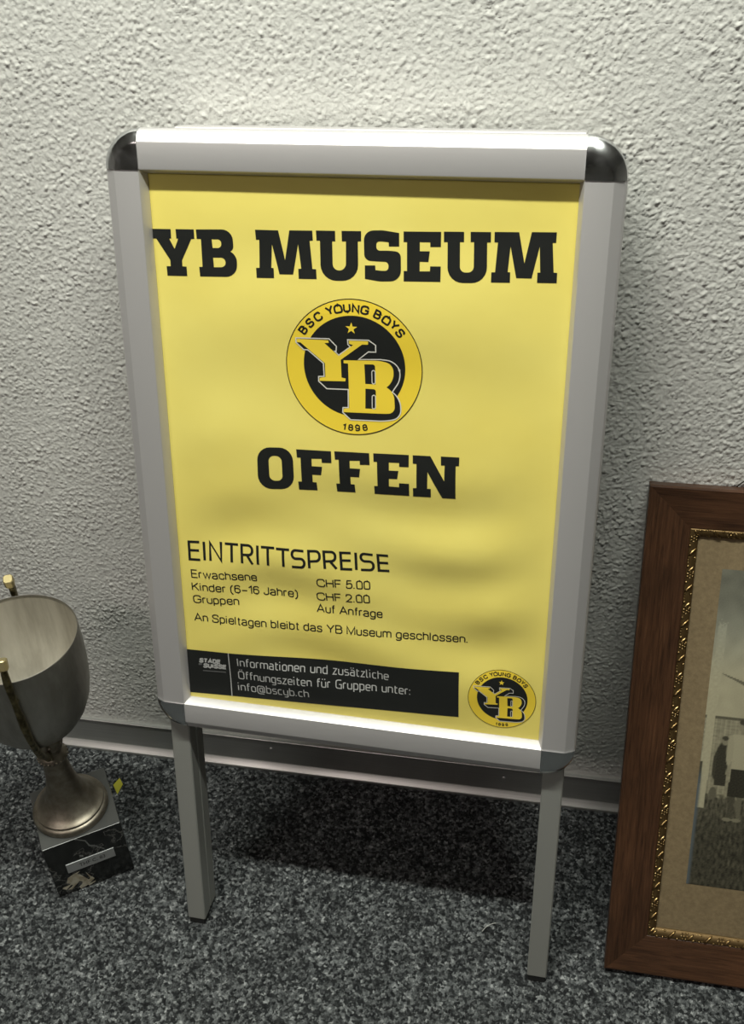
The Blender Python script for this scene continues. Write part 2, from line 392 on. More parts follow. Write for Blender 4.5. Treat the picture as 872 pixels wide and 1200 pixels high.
TR = {"heading":[[[[-193.57,230.77],[-175.32,231.08],[-175.4,222.57],[-177.42,222.36],[-172.76,213.25],[-168.45,222.67],[-170.31,222.6],[-170.39,231.24],[-152.61,231.52],[-152.62,223.06],[-155.7,222.82],[-166.28,203.0],[-166.25,197.36],[-162.23,197.23],[-162.11,188.52],[-181.83,188.14],[-182.04,196.88],[-177.96,197.04],[-177.95,202.84],[-190.16,222.07],[-193.43,221.96]]],[[[-150.48,231.59],[-125.6,232.39],[-123.16,232.19],[-120.69,231.37],[-118.48,229.92],[-116.79,227.97],[-115.76,225.73],[-115.4,223.49],[-115.25,217.59],[-115.34,216.71],[-115.65,215.73],[-116.19,214.74],[-116.93,213.84],[-117.75,213.13],[-118.59,212.65],[-118.59,212.65],[-118.59,212.65],[-117.07,211.88],[-115.56,210.68],[-114.23,209.1],[-113.24,207.3],[-112.67,205.48],[-112.53,203.82],[-112.62,200.05],[-113.02,197.52],[-114.15,194.96],[-116.03,192.65],[-118.47,190.88],[-121.2,189.79],[-123.91,189.41],[-149.36,188.76],[-149.68,197.44],[-146.42,197.71],[-146.2,223.14],[-150.32,223.14]],[[-135.83,223.35],[-130.36,223.45],[-129.47,223.37],[-128.58,223.06],[-127.79,222.51],[-127.19,221.79],[-126.84,220.97],[-126.73,220.14],[-126.74,219.0],[-126.85,218.17],[-127.21,217.33],[-127.82,216.57],[-128.62,215.98],[-129.51,215.62],[-130.41,215.48],[-135.44,215.3]],[[-135.54,206.61],[-128.2,206.88],[-127.08,206.8],[-125.95,206.42],[-124.95,205.75],[-124.18,204.85],[-123.73,203.82],[-123.58,202.78],[-123.58,202.48],[-123.71,201.43],[-124.14,200.36],[-124.89,199.39],[-125.89,198.64],[-127.01,198.18],[-128.13,198.0],[-135.2,197.72]]],[[[-93.52,233.17],[-71.75,233.26],[-66.25,206.82],[-61.19,233.6],[-39.84,234.05],[-39.54,225.39],[-42.62,225.04],[-40.55,199.92],[-37.07,199.82],[-36.62,191.03],[-53.63,190.57],[-53.89,199.51],[-51.02,199.75],[-53.48,221.75],[-58.86,194.22],[-71.94,193.93],[-78.19,220.89],[-79.59,199.36],[-77.37,199.2],[-77.2,190.21],[-93.98,189.76],[-94.22,198.78],[-90.92,198.91],[-90.02,224.39],[-93.15,224.28]]],[[[-36.4,234.29],[-18.81,234.5],[-18.7,225.38],[-21.61,225.28],[-21.45,205.23],[-21.25,203.8],[-20.64,202.38],[-19.62,201.14],[-18.27,200.22],[-16.76,199.7],[-15.26,199.58],[-15.26,199.58],[-13.76,199.82],[-12.25,200.46],[-10.91,201.49],[-9.88,202.81],[-9.27,204.27],[-9.07,205.71],[-8.85,225.72],[-12.63,225.59],[-12.77,234.69],[5.02,235.03],[4.98,226.2],[1.97,225.97],[2.21,205.18],[1.81,201.73],[0.42,198.24],[-1.96,195.07],[-5.13,192.62],[-8.72,191.11],[-12.31,190.55],[-17.95,190.35],[-21.56,190.66],[-25.2,191.92],[-28.44,194.16],[-30.91,197.18],[-32.36,200.61],[-32.83,204.05],[-32.91,225.5],[-36.09,225.51]]],[[[39.39,234.5],[39.63,222.87],[30.34,222.54],[30.07,226.23],[25.47,226.64],[25.13,226.66],[24.71,226.68],[24.23,226.7],[23.76,226.71],[23.34,226.71],[23.0,226.7],[21.57,226.65],[20.91,226.55],[20.26,226.28],[19.68,225.83],[19.23,225.26],[18.97,224.62],[18.89,223.99],[18.89,221.77],[19.0,220.96],[19.34,220.14],[19.92,219.43],[20.68,218.9],[21.54,218.61],[22.39,218.54],[27.94,218.74],[29.15,218.76],[30.65,218.75],[32.33,218.7],[34.01,218.62],[35.5,218.51],[36.69,218.4],[36.69,218.4],[37.76,218.15],[38.83,217.61],[39.8,216.8],[40.54,215.79],[41.0,214.7],[41.16,213.65],[41.51,201.87],[41.29,199.57],[40.42,197.23],[38.89,195.09],[36.83,193.43],[34.49,192.38],[32.14,191.96],[24.97,191.57],[24.28,191.54],[23.42,191.54],[22.46,191.56],[21.5,191.61],[20.64,191.67],[19.96,191.74],[8.54,193.18],[8.45,205.06],[17.9,205.43],[18.28,201.3],[22.44,201.0],[22.78,200.98],[23.21,200.96],[23.69,200.94],[24.17,200.93],[24.6,200.93],[24.94,200.94],[26.89,200.98],[27.67,201.09],[28.45,201.41],[29.16,201.94],[29.69,202.62],[30.01,203.39],[30.11,204.15],[30.13,205.67],[30.03,206.5],[29.7,207.33],[29.13,208.07],[28.37,208.63],[27.52,208.97],[26.67,209.07],[23.99,209.08],[22.53,209.09],[20.7,209.13],[18.66,209.18],[16.61,209.24],[14.78,209.31],[13.31,209.38],[13.31,209.38],[12.01,209.61],[10.69,210.18],[9.5,211.09],[8.6,212.27],[8.05,213.56],[7.86,214.83],[7.62,227.25],[7.84,229.3],[8.65,231.39],[10.05,233.27],[11.92,234.73],[14.04,235.64],[16.16,235.99],[22.35,236.27],[23.03,236.29],[23.88,236.29],[24.82,236.26],[25.76,236.21],[26.6,236.14],[27.27,236.07]]],[[[43.43,235.93],[76.8,236.66],[76.88,223.72],[67.51,223.38],[67.42,227.41],[58.02,227.32],[58.15,219.36],[67.1,219.57],[66.19,210.33],[58.31,210.27],[58.46,201.83],[67.71,202.2],[67.87,206.55],[77.31,206.8],[77.4,193.4],[44.17,192.47],[44.06,201.61],[47.05,201.61],[46.61,226.92],[43.53,226.93]]],[[[79.27,236.93],[96.91,237.29],[97.21,228.61],[93.63,228.49],[94.32,207.26],[94.52,206.05],[95.05,204.84],[95.93,203.78],[97.06,203.0],[98.32,202.56],[99.56,202.46],[101.71,202.55],[102.94,202.75],[104.16,203.29],[105.24,204.16],[106.05,205.28],[106.5,206.52],[106.62,207.75],[106.0,228.91],[103.0,228.81],[102.68,237.48],[120.36,237.84],[120.64,229.1],[117.43,228.99],[118.21,207.43],[117.93,204.18],[116.73,200.87],[114.61,197.88],[111.75,195.57],[108.48,194.14],[105.19,193.62],[97.39,193.33],[94.05,193.62],[90.67,194.81],[87.63,196.93],[85.3,199.78],[83.88,203.02],[83.37,206.27],[82.76,228.11],[79.5,228.0]]],[[[123.55,238.05],[144.65,238.53],[150.6,212.22],[155.49,238.99],[176.72,239.58],[176.67,230.72],[173.77,230.62],[176.21,205.47],[179.28,205.27],[179.44,196.49],[162.55,196.09],[162.35,204.91],[164.75,205.01],[162.94,227.12],[157.59,199.75],[144.23,199.53],[137.85,226.45],[136.54,204.3],[138.77,204.28],[139.0,195.31],[122.37,194.82],[122.32,203.61],[125.55,203.74],[126.81,229.31],[123.72,229.31]]]],"offen":[[[[-101.38,10.01],[-100.94,13.32],[-99.61,16.69],[-97.39,19.75],[-94.49,22.13],[-91.26,23.63],[-88.05,24.22],[-78.1,24.82],[-74.76,24.6],[-71.4,23.45],[-68.4,21.32],[-66.13,18.42],[-64.77,15.07],[-64.33,11.68],[-64.22,-4.64],[-64.59,-7.98],[-65.86,-11.41],[-68.02,-14.55],[-70.89,-17.03],[-74.13,-18.61],[-77.37,-19.28],[-87.09,-20.02],[-90.66,-19.84],[-94.25,-18.64],[-97.43,-16.38],[-99.82,-13.27],[-101.2,-9.68],[-101.6,-6.04]],[[-89.67,9.61],[-89.5,11.09],[-88.94,12.6],[-87.97,13.95],[-86.69,15.0],[-85.25,15.65],[-83.81,15.89],[-81.96,15.96],[-80.52,15.84],[-79.08,15.31],[-77.78,14.37],[-76.8,13.1],[-76.21,11.65],[-76.02,10.18],[-75.9,-4.81],[-76.05,-6.15],[-76.55,-7.52],[-77.41,-8.76],[-78.56,-9.73],[-79.85,-10.35],[-81.15,-10.6],[-83.54,-10.76],[-84.99,-10.67],[-86.46,-10.17],[-87.78,-9.24],[-88.77,-7.97],[-89.37,-6.5],[-89.56,-5.02]]],[[[-60.84,24.47],[-25.72,25.13],[-25.28,13.12],[-35.06,12.59],[-35.23,16.69],[-45.43,16.0],[-45.36,8.13],[-34.89,8.33],[-36.11,-0.62],[-45.06,-0.84],[-45.0,-8.95],[-40.96,-9.01],[-40.5,-17.67],[-59.39,-18.39],[-59.92,-9.56],[-56.24,-9.38],[-56.55,16.17],[-60.32,16.0]]],[[[-22.4,25.39],[12.19,26.03],[12.8,14.12],[3.17,13.6],[2.94,17.67],[-7.09,16.99],[-6.91,9.18],[3.4,9.37],[2.33,0.49],[-6.48,0.28],[-6.3,-7.76],[-2.33,-7.82],[-1.75,-16.42],[-20.34,-17.12],[-20.99,-8.36],[-17.37,-8.18],[-18.05,17.16],[-21.76,16.99]]],[[[16.27,26.23],[51.06,27.18],[51.22,14.93],[41.88,14.55],[41.84,18.48],[31.72,18.18],[31.89,10.03],[41.29,10.29],[40.11,1.72],[31.94,1.55],[31.98,-6.71],[41.95,-6.64],[42.04,-2.37],[51.82,-2.18],[52.0,-15.26],[17.53,-16.19],[17.27,-7.46],[20.7,-7.29],[20.04,17.88],[16.64,17.73]]],[[[54.9,27.23],[71.9,27.69],[86.02,3.42],[85.96,19.37],[82.41,19.2],[82.06,28.12],[99.72,28.51],[99.76,19.86],[96.6,19.59],[97.28,-14.39],[84.39,-14.75],[69.65,11.48],[69.63,-5.81],[73.11,-5.77],[73.31,-14.82],[55.78,-15.32],[55.77,-6.36],[59.14,-6.07],[58.74,18.82],[55.15,18.79]]]],"ein":[[[-170.14,-88.0],[-181.57,-88.42],[-181.66,-108.55],[-169.85,-108.05]],[[-181.72,-98.01],[-170.82,-97.63]],[[-165.17,-87.2],[-164.9,-107.97]],[[-158.4,-107.73],[-158.47,-87.4],[-146.4,-106.91],[-146.5,-85.75]],[[-142.14,-87.21],[-127.56,-86.74]],[[-134.76,-86.89],[-134.81,-107.16]],[[-123.36,-106.83],[-123.67,-86.49],[-116.76,-86.23],[-115.68,-86.33],[-114.57,-86.74],[-113.57,-87.46],[-112.78,-88.44],[-112.29,-89.55],[-112.09,-90.66],[-112.02,-91.74],[-112.09,-92.87],[-112.46,-94.03],[-113.13,-95.09],[-114.05,-95.91],[-115.11,-96.44],[-116.18,-96.65],[-123.68,-97.16]],[[-118.12,-96.58],[-111.98,-106.8]],[[-106.27,-85.16],[-106.01,-106.31]],[[-102.34,-86.21],[-87.84,-85.74]],[[-94.94,-85.88],[-94.97,-106.16]],[[-85.96,-86.27],[-71.82,-85.97]],[[-78.47,-86.07],[-78.22,-105.55]],[[-56.64,-85.91],[-64.8,-85.72],[-65.79,-85.82],[-66.78,-86.22],[-67.66,-86.92],[-68.33,-87.85],[-68.72,-88.91],[-68.85,-89.97],[-68.85,-90.6],[-68.73,-91.66],[-68.33,-92.71],[-67.65,-93.62],[-66.76,-94.29],[-65.76,-94.66],[-64.76,-94.74],[-60.08,-94.48],[-59.08,-94.55],[-58.06,-94.92],[-57.15,-95.59],[-56.45,-96.5],[-56.01,-97.54],[-55.86,-98.6],[-55.83,-99.55],[-55.91,-100.62],[-56.28,-101.7],[-56.92,-102.68],[-57.79,-103.44],[-58.77,-103.9],[-59.77,-104.07],[-69.16,-104.42]],[[-50.43,-103.98],[-51.41,-85.22],[-44.16,-84.77],[-43.17,-84.84],[-42.15,-85.19],[-41.23,-85.85],[-40.51,-86.74],[-40.05,-87.77],[-39.86,-88.81],[-39.75,-90.69],[-39.8,-91.76],[-40.14,-92.86],[-40.75,-93.89],[-41.59,-94.72],[-42.56,-95.27],[-43.55,-95.53],[-51.41,-96.57]],[[-34.15,-103.17],[-35.52,-84.5],[-27.75,-84.11],[-26.76,-84.19],[-25.76,-84.56],[-24.86,-85.22],[-24.15,-86.12],[-23.72,-87.15],[-23.55,-88.2],[-23.5,-89.45],[-23.57,-90.51],[-23.92,-91.61],[-24.55,-92.62],[-25.4,-93.42],[-26.37,-93.95],[-27.35,-94.18],[-35.0,-94.99]],[[-28.79,-94.49],[-22.0,-102.18]],[[-7.31,-83.43],[-18.02,-84.08],[-16.81,-101.93],[-5.76,-101.52]],[[-17.12,-92.48],[-7.39,-91.92]],[[-2.33,-82.45],[-1.47,-101.68]],[[15.36,-83.22],[6.71,-82.96],[5.76,-83.06],[4.82,-83.45],[4.01,-84.13],[3.41,-85.04],[3.09,-86.07],[3.04,-87.11],[3.04,-87.13],[3.22,-88.17],[3.67,-89.2],[4.39,-90.12],[5.29,-90.79],[6.29,-91.18],[7.27,-91.28],[11.83,-91.14],[12.8,-91.23],[13.79,-91.62],[14.7,-92.3],[15.41,-93.21],[15.85,-94.25],[16.04,-95.29],[16.09,-96.23],[16.03,-97.29],[15.71,-98.36],[15.11,-99.33],[14.28,-100.08],[13.33,-100.55],[12.37,-100.73],[3.25,-101.17]],[[31.26,-82.48],[20.58,-82.83],[21.73,-100.41],[32.34,-99.88]],[[21.15,-91.52],[31.3,-90.9]]],"logo":{"sil":[[-0.8434,0.4012],[-0.3494,0.4144],[-0.2442,0.3083],[-0.2517,0.233],[-0.2742,0.2354],[-0.2146,0.1787],[-0.0397,0.3135],[-0.0744,0.3439],[-0.0762,0.4156],[0.2285,0.4248],[0.3299,0.3552],[0.3299,0.2549],[0.2219,0.2525],[0.079,0.1319],[0.3995,0.1495],[0.4985,0.1422],[0.5301,0.1363],[0.5649,0.1227],[0.5992,0.1015],[0.6293,0.0748],[0.6523,0.0454],[0.6669,0.0169],[0.6669,0.0169],[0.6756,-0.0149],[0.6798,-0.0541],[0.6779,-0.0977],[0.6701,-0.141],[0.6574,-0.1794],[0.6417,-0.21],[0.5701,-0.3232],[0.6034,-0.3497],[0.6247,-0.3701],[0.6465,-0.3982],[0.6663,-0.4321],[0.6819,-0.4686],[0.6919,-0.5035],[0.696,-0.5337],[0.6989,-0.5883],[0.6972,-0.6169],[0.6883,-0.6479],[0.6719,-0.6779],[0.6494,-0.704],[0.6236,-0.7232],[0.5975,-0.7347],[0.588,-0.7376],[0.5609,-0.7451],[0.5268,-0.7528],[0.4887,-0.7597],[0.4502,-0.7652],[0.4156,-0.7687],[0.3879,-0.7702],[-0.0462,-0.7804],[-0.1661,-0.6759],[-0.1613,-0.6037],[-0.0816,-0.5982],[-0.0814,-0.3262],[-0.4025,-0.3342],[-0.5222,-0.2285],[-0.5207,-0.1578],[-0.4387,-0.1502],[-0.4449,0.0442],[-0.6736,0.2328],[-0.7324,0.2319],[-0.8417,0.3339]],"Y":[[-0.8311,0.3882],[-0.3586,0.3916],[-0.3567,0.3531],[-0.4199,0.3471],[-0.2147,0.1673],[0.0017,0.3431],[-0.0569,0.3548],[-0.0577,0.4031],[0.2222,0.4098],[0.2196,0.3603],[0.1314,0.3554],[-0.1853,0.1113],[-0.1785,-0.1531],[-0.1166,-0.1632],[-0.1233,-0.2058],[-0.5094,-0.2213],[-0.5058,-0.1775],[-0.4196,-0.158],[-0.4221,0.0456],[-0.7753,0.3362],[-0.8325,0.3406]],"B":[[-0.1449,0.1074],[0.325,0.1288],[0.3488,0.129],[0.3781,0.1275],[0.4106,0.1241],[0.4426,0.1192],[0.4712,0.1133],[0.4936,0.1072],[0.4959,0.1066],[0.5166,0.0974],[0.5376,0.0824],[0.5566,0.0618],[0.5715,0.0379],[0.5808,0.0133],[0.5847,-0.0094],[0.587,-0.0521],[0.5853,-0.0862],[0.5764,-0.1256],[0.5597,-0.1666],[0.5367,-0.2048],[0.5101,-0.2362],[0.4833,-0.2586],[0.4833,-0.2586],[0.51,-0.2739],[0.531,-0.289],[0.5525,-0.3107],[0.5721,-0.3382],[0.5877,-0.3684],[0.5975,-0.3982],[0.6018,-0.4244],[0.6095,-0.54],[0.6081,-0.5653],[0.6,-0.5913],[0.5848,-0.6149],[0.564,-0.6334],[0.5399,-0.6452],[0.5153,-0.65],[0.4902,-0.6518],[0.4693,-0.6532],[0.4433,-0.6548],[0.4141,-0.6561],[0.385,-0.6575],[0.3589,-0.6584],[0.338,-0.659],[-0.1557,-0.6713],[-0.1486,-0.6172],[-0.0663,-0.6049],[-0.0787,0.0623],[-0.1417,0.0623]],"c1":[[0.1601,0.0652],[0.2788,0.0704],[0.288,0.0696],[0.2974,0.0664],[0.3057,0.0606],[0.312,0.0526],[0.316,0.0436],[0.3173,0.0345],[0.3239,-0.2244],[0.1729,-0.2264]],"c2":[[0.175,-0.2966],[0.2925,-0.2966],[0.3017,-0.2979],[0.3109,-0.3015],[0.319,-0.308],[0.3252,-0.3163],[0.3287,-0.3258],[0.3298,-0.3351],[0.3265,-0.5919],[0.1739,-0.5948]],"s1":[[0.2693,-0.0459],[0.2699,-0.0399],[0.2722,-0.0337],[0.2761,-0.0281],[0.2813,-0.0238],[0.2873,-0.021],[0.2933,-0.0198],[0.2933,-0.0198],[0.2992,-0.0202],[0.3052,-0.0222],[0.3106,-0.0259],[0.3146,-0.0311],[0.317,-0.037],[0.3179,-0.0429],[0.3198,-0.1922],[0.3192,-0.198],[0.317,-0.2038],[0.3132,-0.2092],[0.3081,-0.2135],[0.3026,-0.2161],[0.2969,-0.2172],[0.2969,-0.2172],[0.2911,-0.2169],[0.2854,-0.2149],[0.2802,-0.2113],[0.2762,-0.2064],[0.2739,-0.2009],[0.273,-0.1952]],"s2":[[0.275,-0.4126],[0.2756,-0.4064],[0.2779,-0.4002],[0.2821,-0.3943],[0.2873,-0.3899],[0.2933,-0.387],[0.2994,-0.3859],[0.2994,-0.3859],[0.3054,-0.3862],[0.3113,-0.3882],[0.3169,-0.392],[0.321,-0.3972],[0.3235,-0.4032],[0.3242,-0.4092],[0.3262,-0.5627],[0.3256,-0.569],[0.3232,-0.5753],[0.3192,-0.5811],[0.3138,-0.5856],[0.3078,-0.5885],[0.3018,-0.5897],[0.3018,-0.5897],[0.2957,-0.5894],[0.2896,-0.5873],[0.2842,-0.5836],[0.2801,-0.5784],[0.2776,-0.5722],[0.2767,-0.5661]],"disc_c":[[0.0092,0.019]],"star":[[-0.0198,0.5836]]},"ctr":[-3.05,109.16],"txt":[["B",-54.1,0.897],["S",-44.6,0.889],["C",-34.6,0.884],["Y",-21.7,0.891],["O",-13.6,0.88],["U",-5.2,0.877],["N",3.2,0.871],["G",11.9,0.872],["B",24.4,0.878],["O",34.0,0.876],["Y",42.4,0.893],["S",51.1,0.879],["1",-170.9,0.907],["8",-177.2,0.9],["9",176.3,0.899],["8",169.1,0.9]],"vein":[[[7.1,13.4],[11.3,9.5],[18.4,15.6],[20.9,12.9],[12.9,8.4],[17.6,6.4],[29.4,16.9],[32.8,13.6],[31.3,9.2],[27.0,5.6],[27.9,-1.5],[38.1,3.7],[48.0,11.2],[43.9,19.2],[39.9,30.3],[42.9,14.5],[40.6,12.8],[33.2,28.3],[29.5,31.8],[33.5,35.5],[23.6,33.5],[17.2,30.2],[14.0,21.7],[18.2,17.9],[16.5,15.8],[7.6,15.6]],[[38.8,1.1],[47.2,4.2],[48.3,6.3],[38.1,3.7]],[[39.5,66.0],[43.9,63.2],[43.8,59.6],[39.3,62.0]],[[68.5,1.1],[73.7,0.9],[74.1,-2.5],[69.1,-2.6]],[[76.2,1.5],[80.3,-0.1],[80.1,-3.2],[76.3,-2.5]],[[50.6,2.0],[54.2,0.7],[53.9,-1.9],[50.3,0.4]],[[40.9,100.4],[44.2,98.5],[43.9,94.6],[40.6,96.1]],[[44.1,95.5],[52.5,88.4],[55.7,77.3],[60.6,73.7],[71.1,60.7],[70.3,59.9],[60.2,71.9],[54.1,75.7],[51.6,87.3],[43.8,94.1]]],"plate":[[20.3,56.9],[81.6,57.1],[81.5,39.4],[20.1,39.8]]}
a = Art()
for loops in TR['heading']: a.poly(loops, 0, .25)
a.build('museum_heading', poster, 'large black slab-serif words YB MUSEUM')
a = Art()
for loops in TR['offen']: a.poly(loops, 0, .25)
a.build('open_heading', poster, 'black slab-serif word OFFEN')
a = Art()
for st in TR['ein']: a.stroke(st, 2.75, 0, .25)
a.build('price_heading', poster, 'thin black word EINTRITTSPREISE')
# ---- the narrow info type, drawn as strokes (x-height 7, capitals 10)
R_ = 1.7
GL = {
 'I': (1.2, [[(0, 0), (0, 10)]]), 'i': (1.2, [[(0, 0), (0, 7)], [(0, 9.2), (0, 10.4)]]), 'l': (1.8, [[(0, 10.2), (0, 0, 1.2), (1.6, 0)]]),
 'n': (5.0, [[(0, 0), (0, 7)], [(0, 6.8), (4.6, 7, R_), (4.6, 0)]]), 'm': (8.4, [[(0, 0), (0, 7)], [(0, 6.8), (4.1, 7, R_), (4.1, 0)], [(4.1, 6.8), (8.2, 7, R_), (8.2, 0)]]),
 'h': (5.0, [[(0, 0), (0, 10.2)], [(0, 6.8), (4.6, 7, R_), (4.6, 0)]]), 'u': (5.0, [[(4.6, 7), (4.6, 0)], [(0, 7), (0, 0, R_), (4.6, .2)]]),
 'f': (3.2, [[(.9, 0), (.9, 10, 1.7), (3.2, 10)], [(0, 7), (3, 7)]]), 't': (3.4, [[(.8, 9.2), (.8, 0, 1.6), (3.2, 0)], [(0, 7), (3.2, 7)]]),
 'o': (5.0, [[(2.3, 0), (0, 0, R_), (0, 7, R_), (4.6, 7, R_), (4.6, 0, R_), (2.3, 0)]]),
 'r': (3.0, [[(0, 0), (0, 7, 1.2), (2.8, 7)]]), 'a': (4.8, [[(.5, 7), (4.4, 7, R_), (4.4, 0), (0, 0, 1.4), (0, 4, 1.4), (4.4, 4)]]),
 'e': (4.9, [[(4.4, 0), (0, 0, R_), (0, 7, R_), (4.6, 7, R_), (4.6, 3.5), (0, 3.5)]]),
 'd': (5.0, [[(4.6, 10.2), (4.6, 0), (0, 0, R_), (0, 7, R_), (4.6, 7)]]), 'b': (5.0, [[(0, 10.2), (0, 0), (4.6, 0, R_), (4.6, 7, R_), (0, 7)]]),
 'p': (5.0, [[(0, -3), (0, 7), (4.6, 7, R_), (4.6, 0, R_), (0, 0)]]), 'g': (5.0, [[(4.6, 0), (0, 0, R_), (0, 7, R_), (4.6, 7), (4.6, -3, R_), (.4, -3)]]),
 'z': (4.4, [[(0, 7), (4, 7), (0, 0), (4.2, 0)]]), 's': (4.4, [[(4, 7), (0, 7, 1.2), (0, 3.7, 1.2), (4.2, 3.5, 1.2), (4.2, 0, 1.2), (0, 0)]]),
 'c': (4.2, [[(4, 7), (0, 7, R_), (0, 0, R_), (4, 0)]]), 'y': (5.0, [[(0, 7), (0, .2, R_), (4.6, .2)], [(4.6, 7), (4.6, -3, R_), (.6, -3)]]),
 'G': (6.4, [[(6, 10), (0, 10, 2.4), (0, 0, 2.4), (6, 0), (6, 4.8), (3.4, 4.8)]]),
 'O': (6.8, [[(3.2, 0), (0, 0, 2.4), (0, 10, 2.4), (6.4, 10, 2.4), (6.4, 0, 2.4), (3.2, 0)]]),
 '@': (8.6, [[(7.4, -2), (0, -2, 2.6), (0, 9, 2.6), (8, 9, 2.6), (8, .6), (2.6, .6, 1.4), (2.6, 6.2, 1.4), (5.9, 6.2), (5.9, .6)]]),
 '.': (1.2, [[(0, -.1), (0, 1.1)]]), ':': (1.2, [[(0, -.1), (0, 1.1)], [(0, 5.2), (0, 6.4)]]), ' ': (2.6, [])}
for k, base, hh in (('\u00e4', 'a', 9.2), ('\u00fc', 'u', 9.2), ('\u00d6', 'O', 11.6)):
    wd, st = GL[base]; c_ = (wd-.4)/2; GL[k] = (wd, st+[[(c_-1.3, hh), (c_-1.3, hh+1.2)], [(c_+1.3, hh), (c_+1.3, hh+1.2)]])
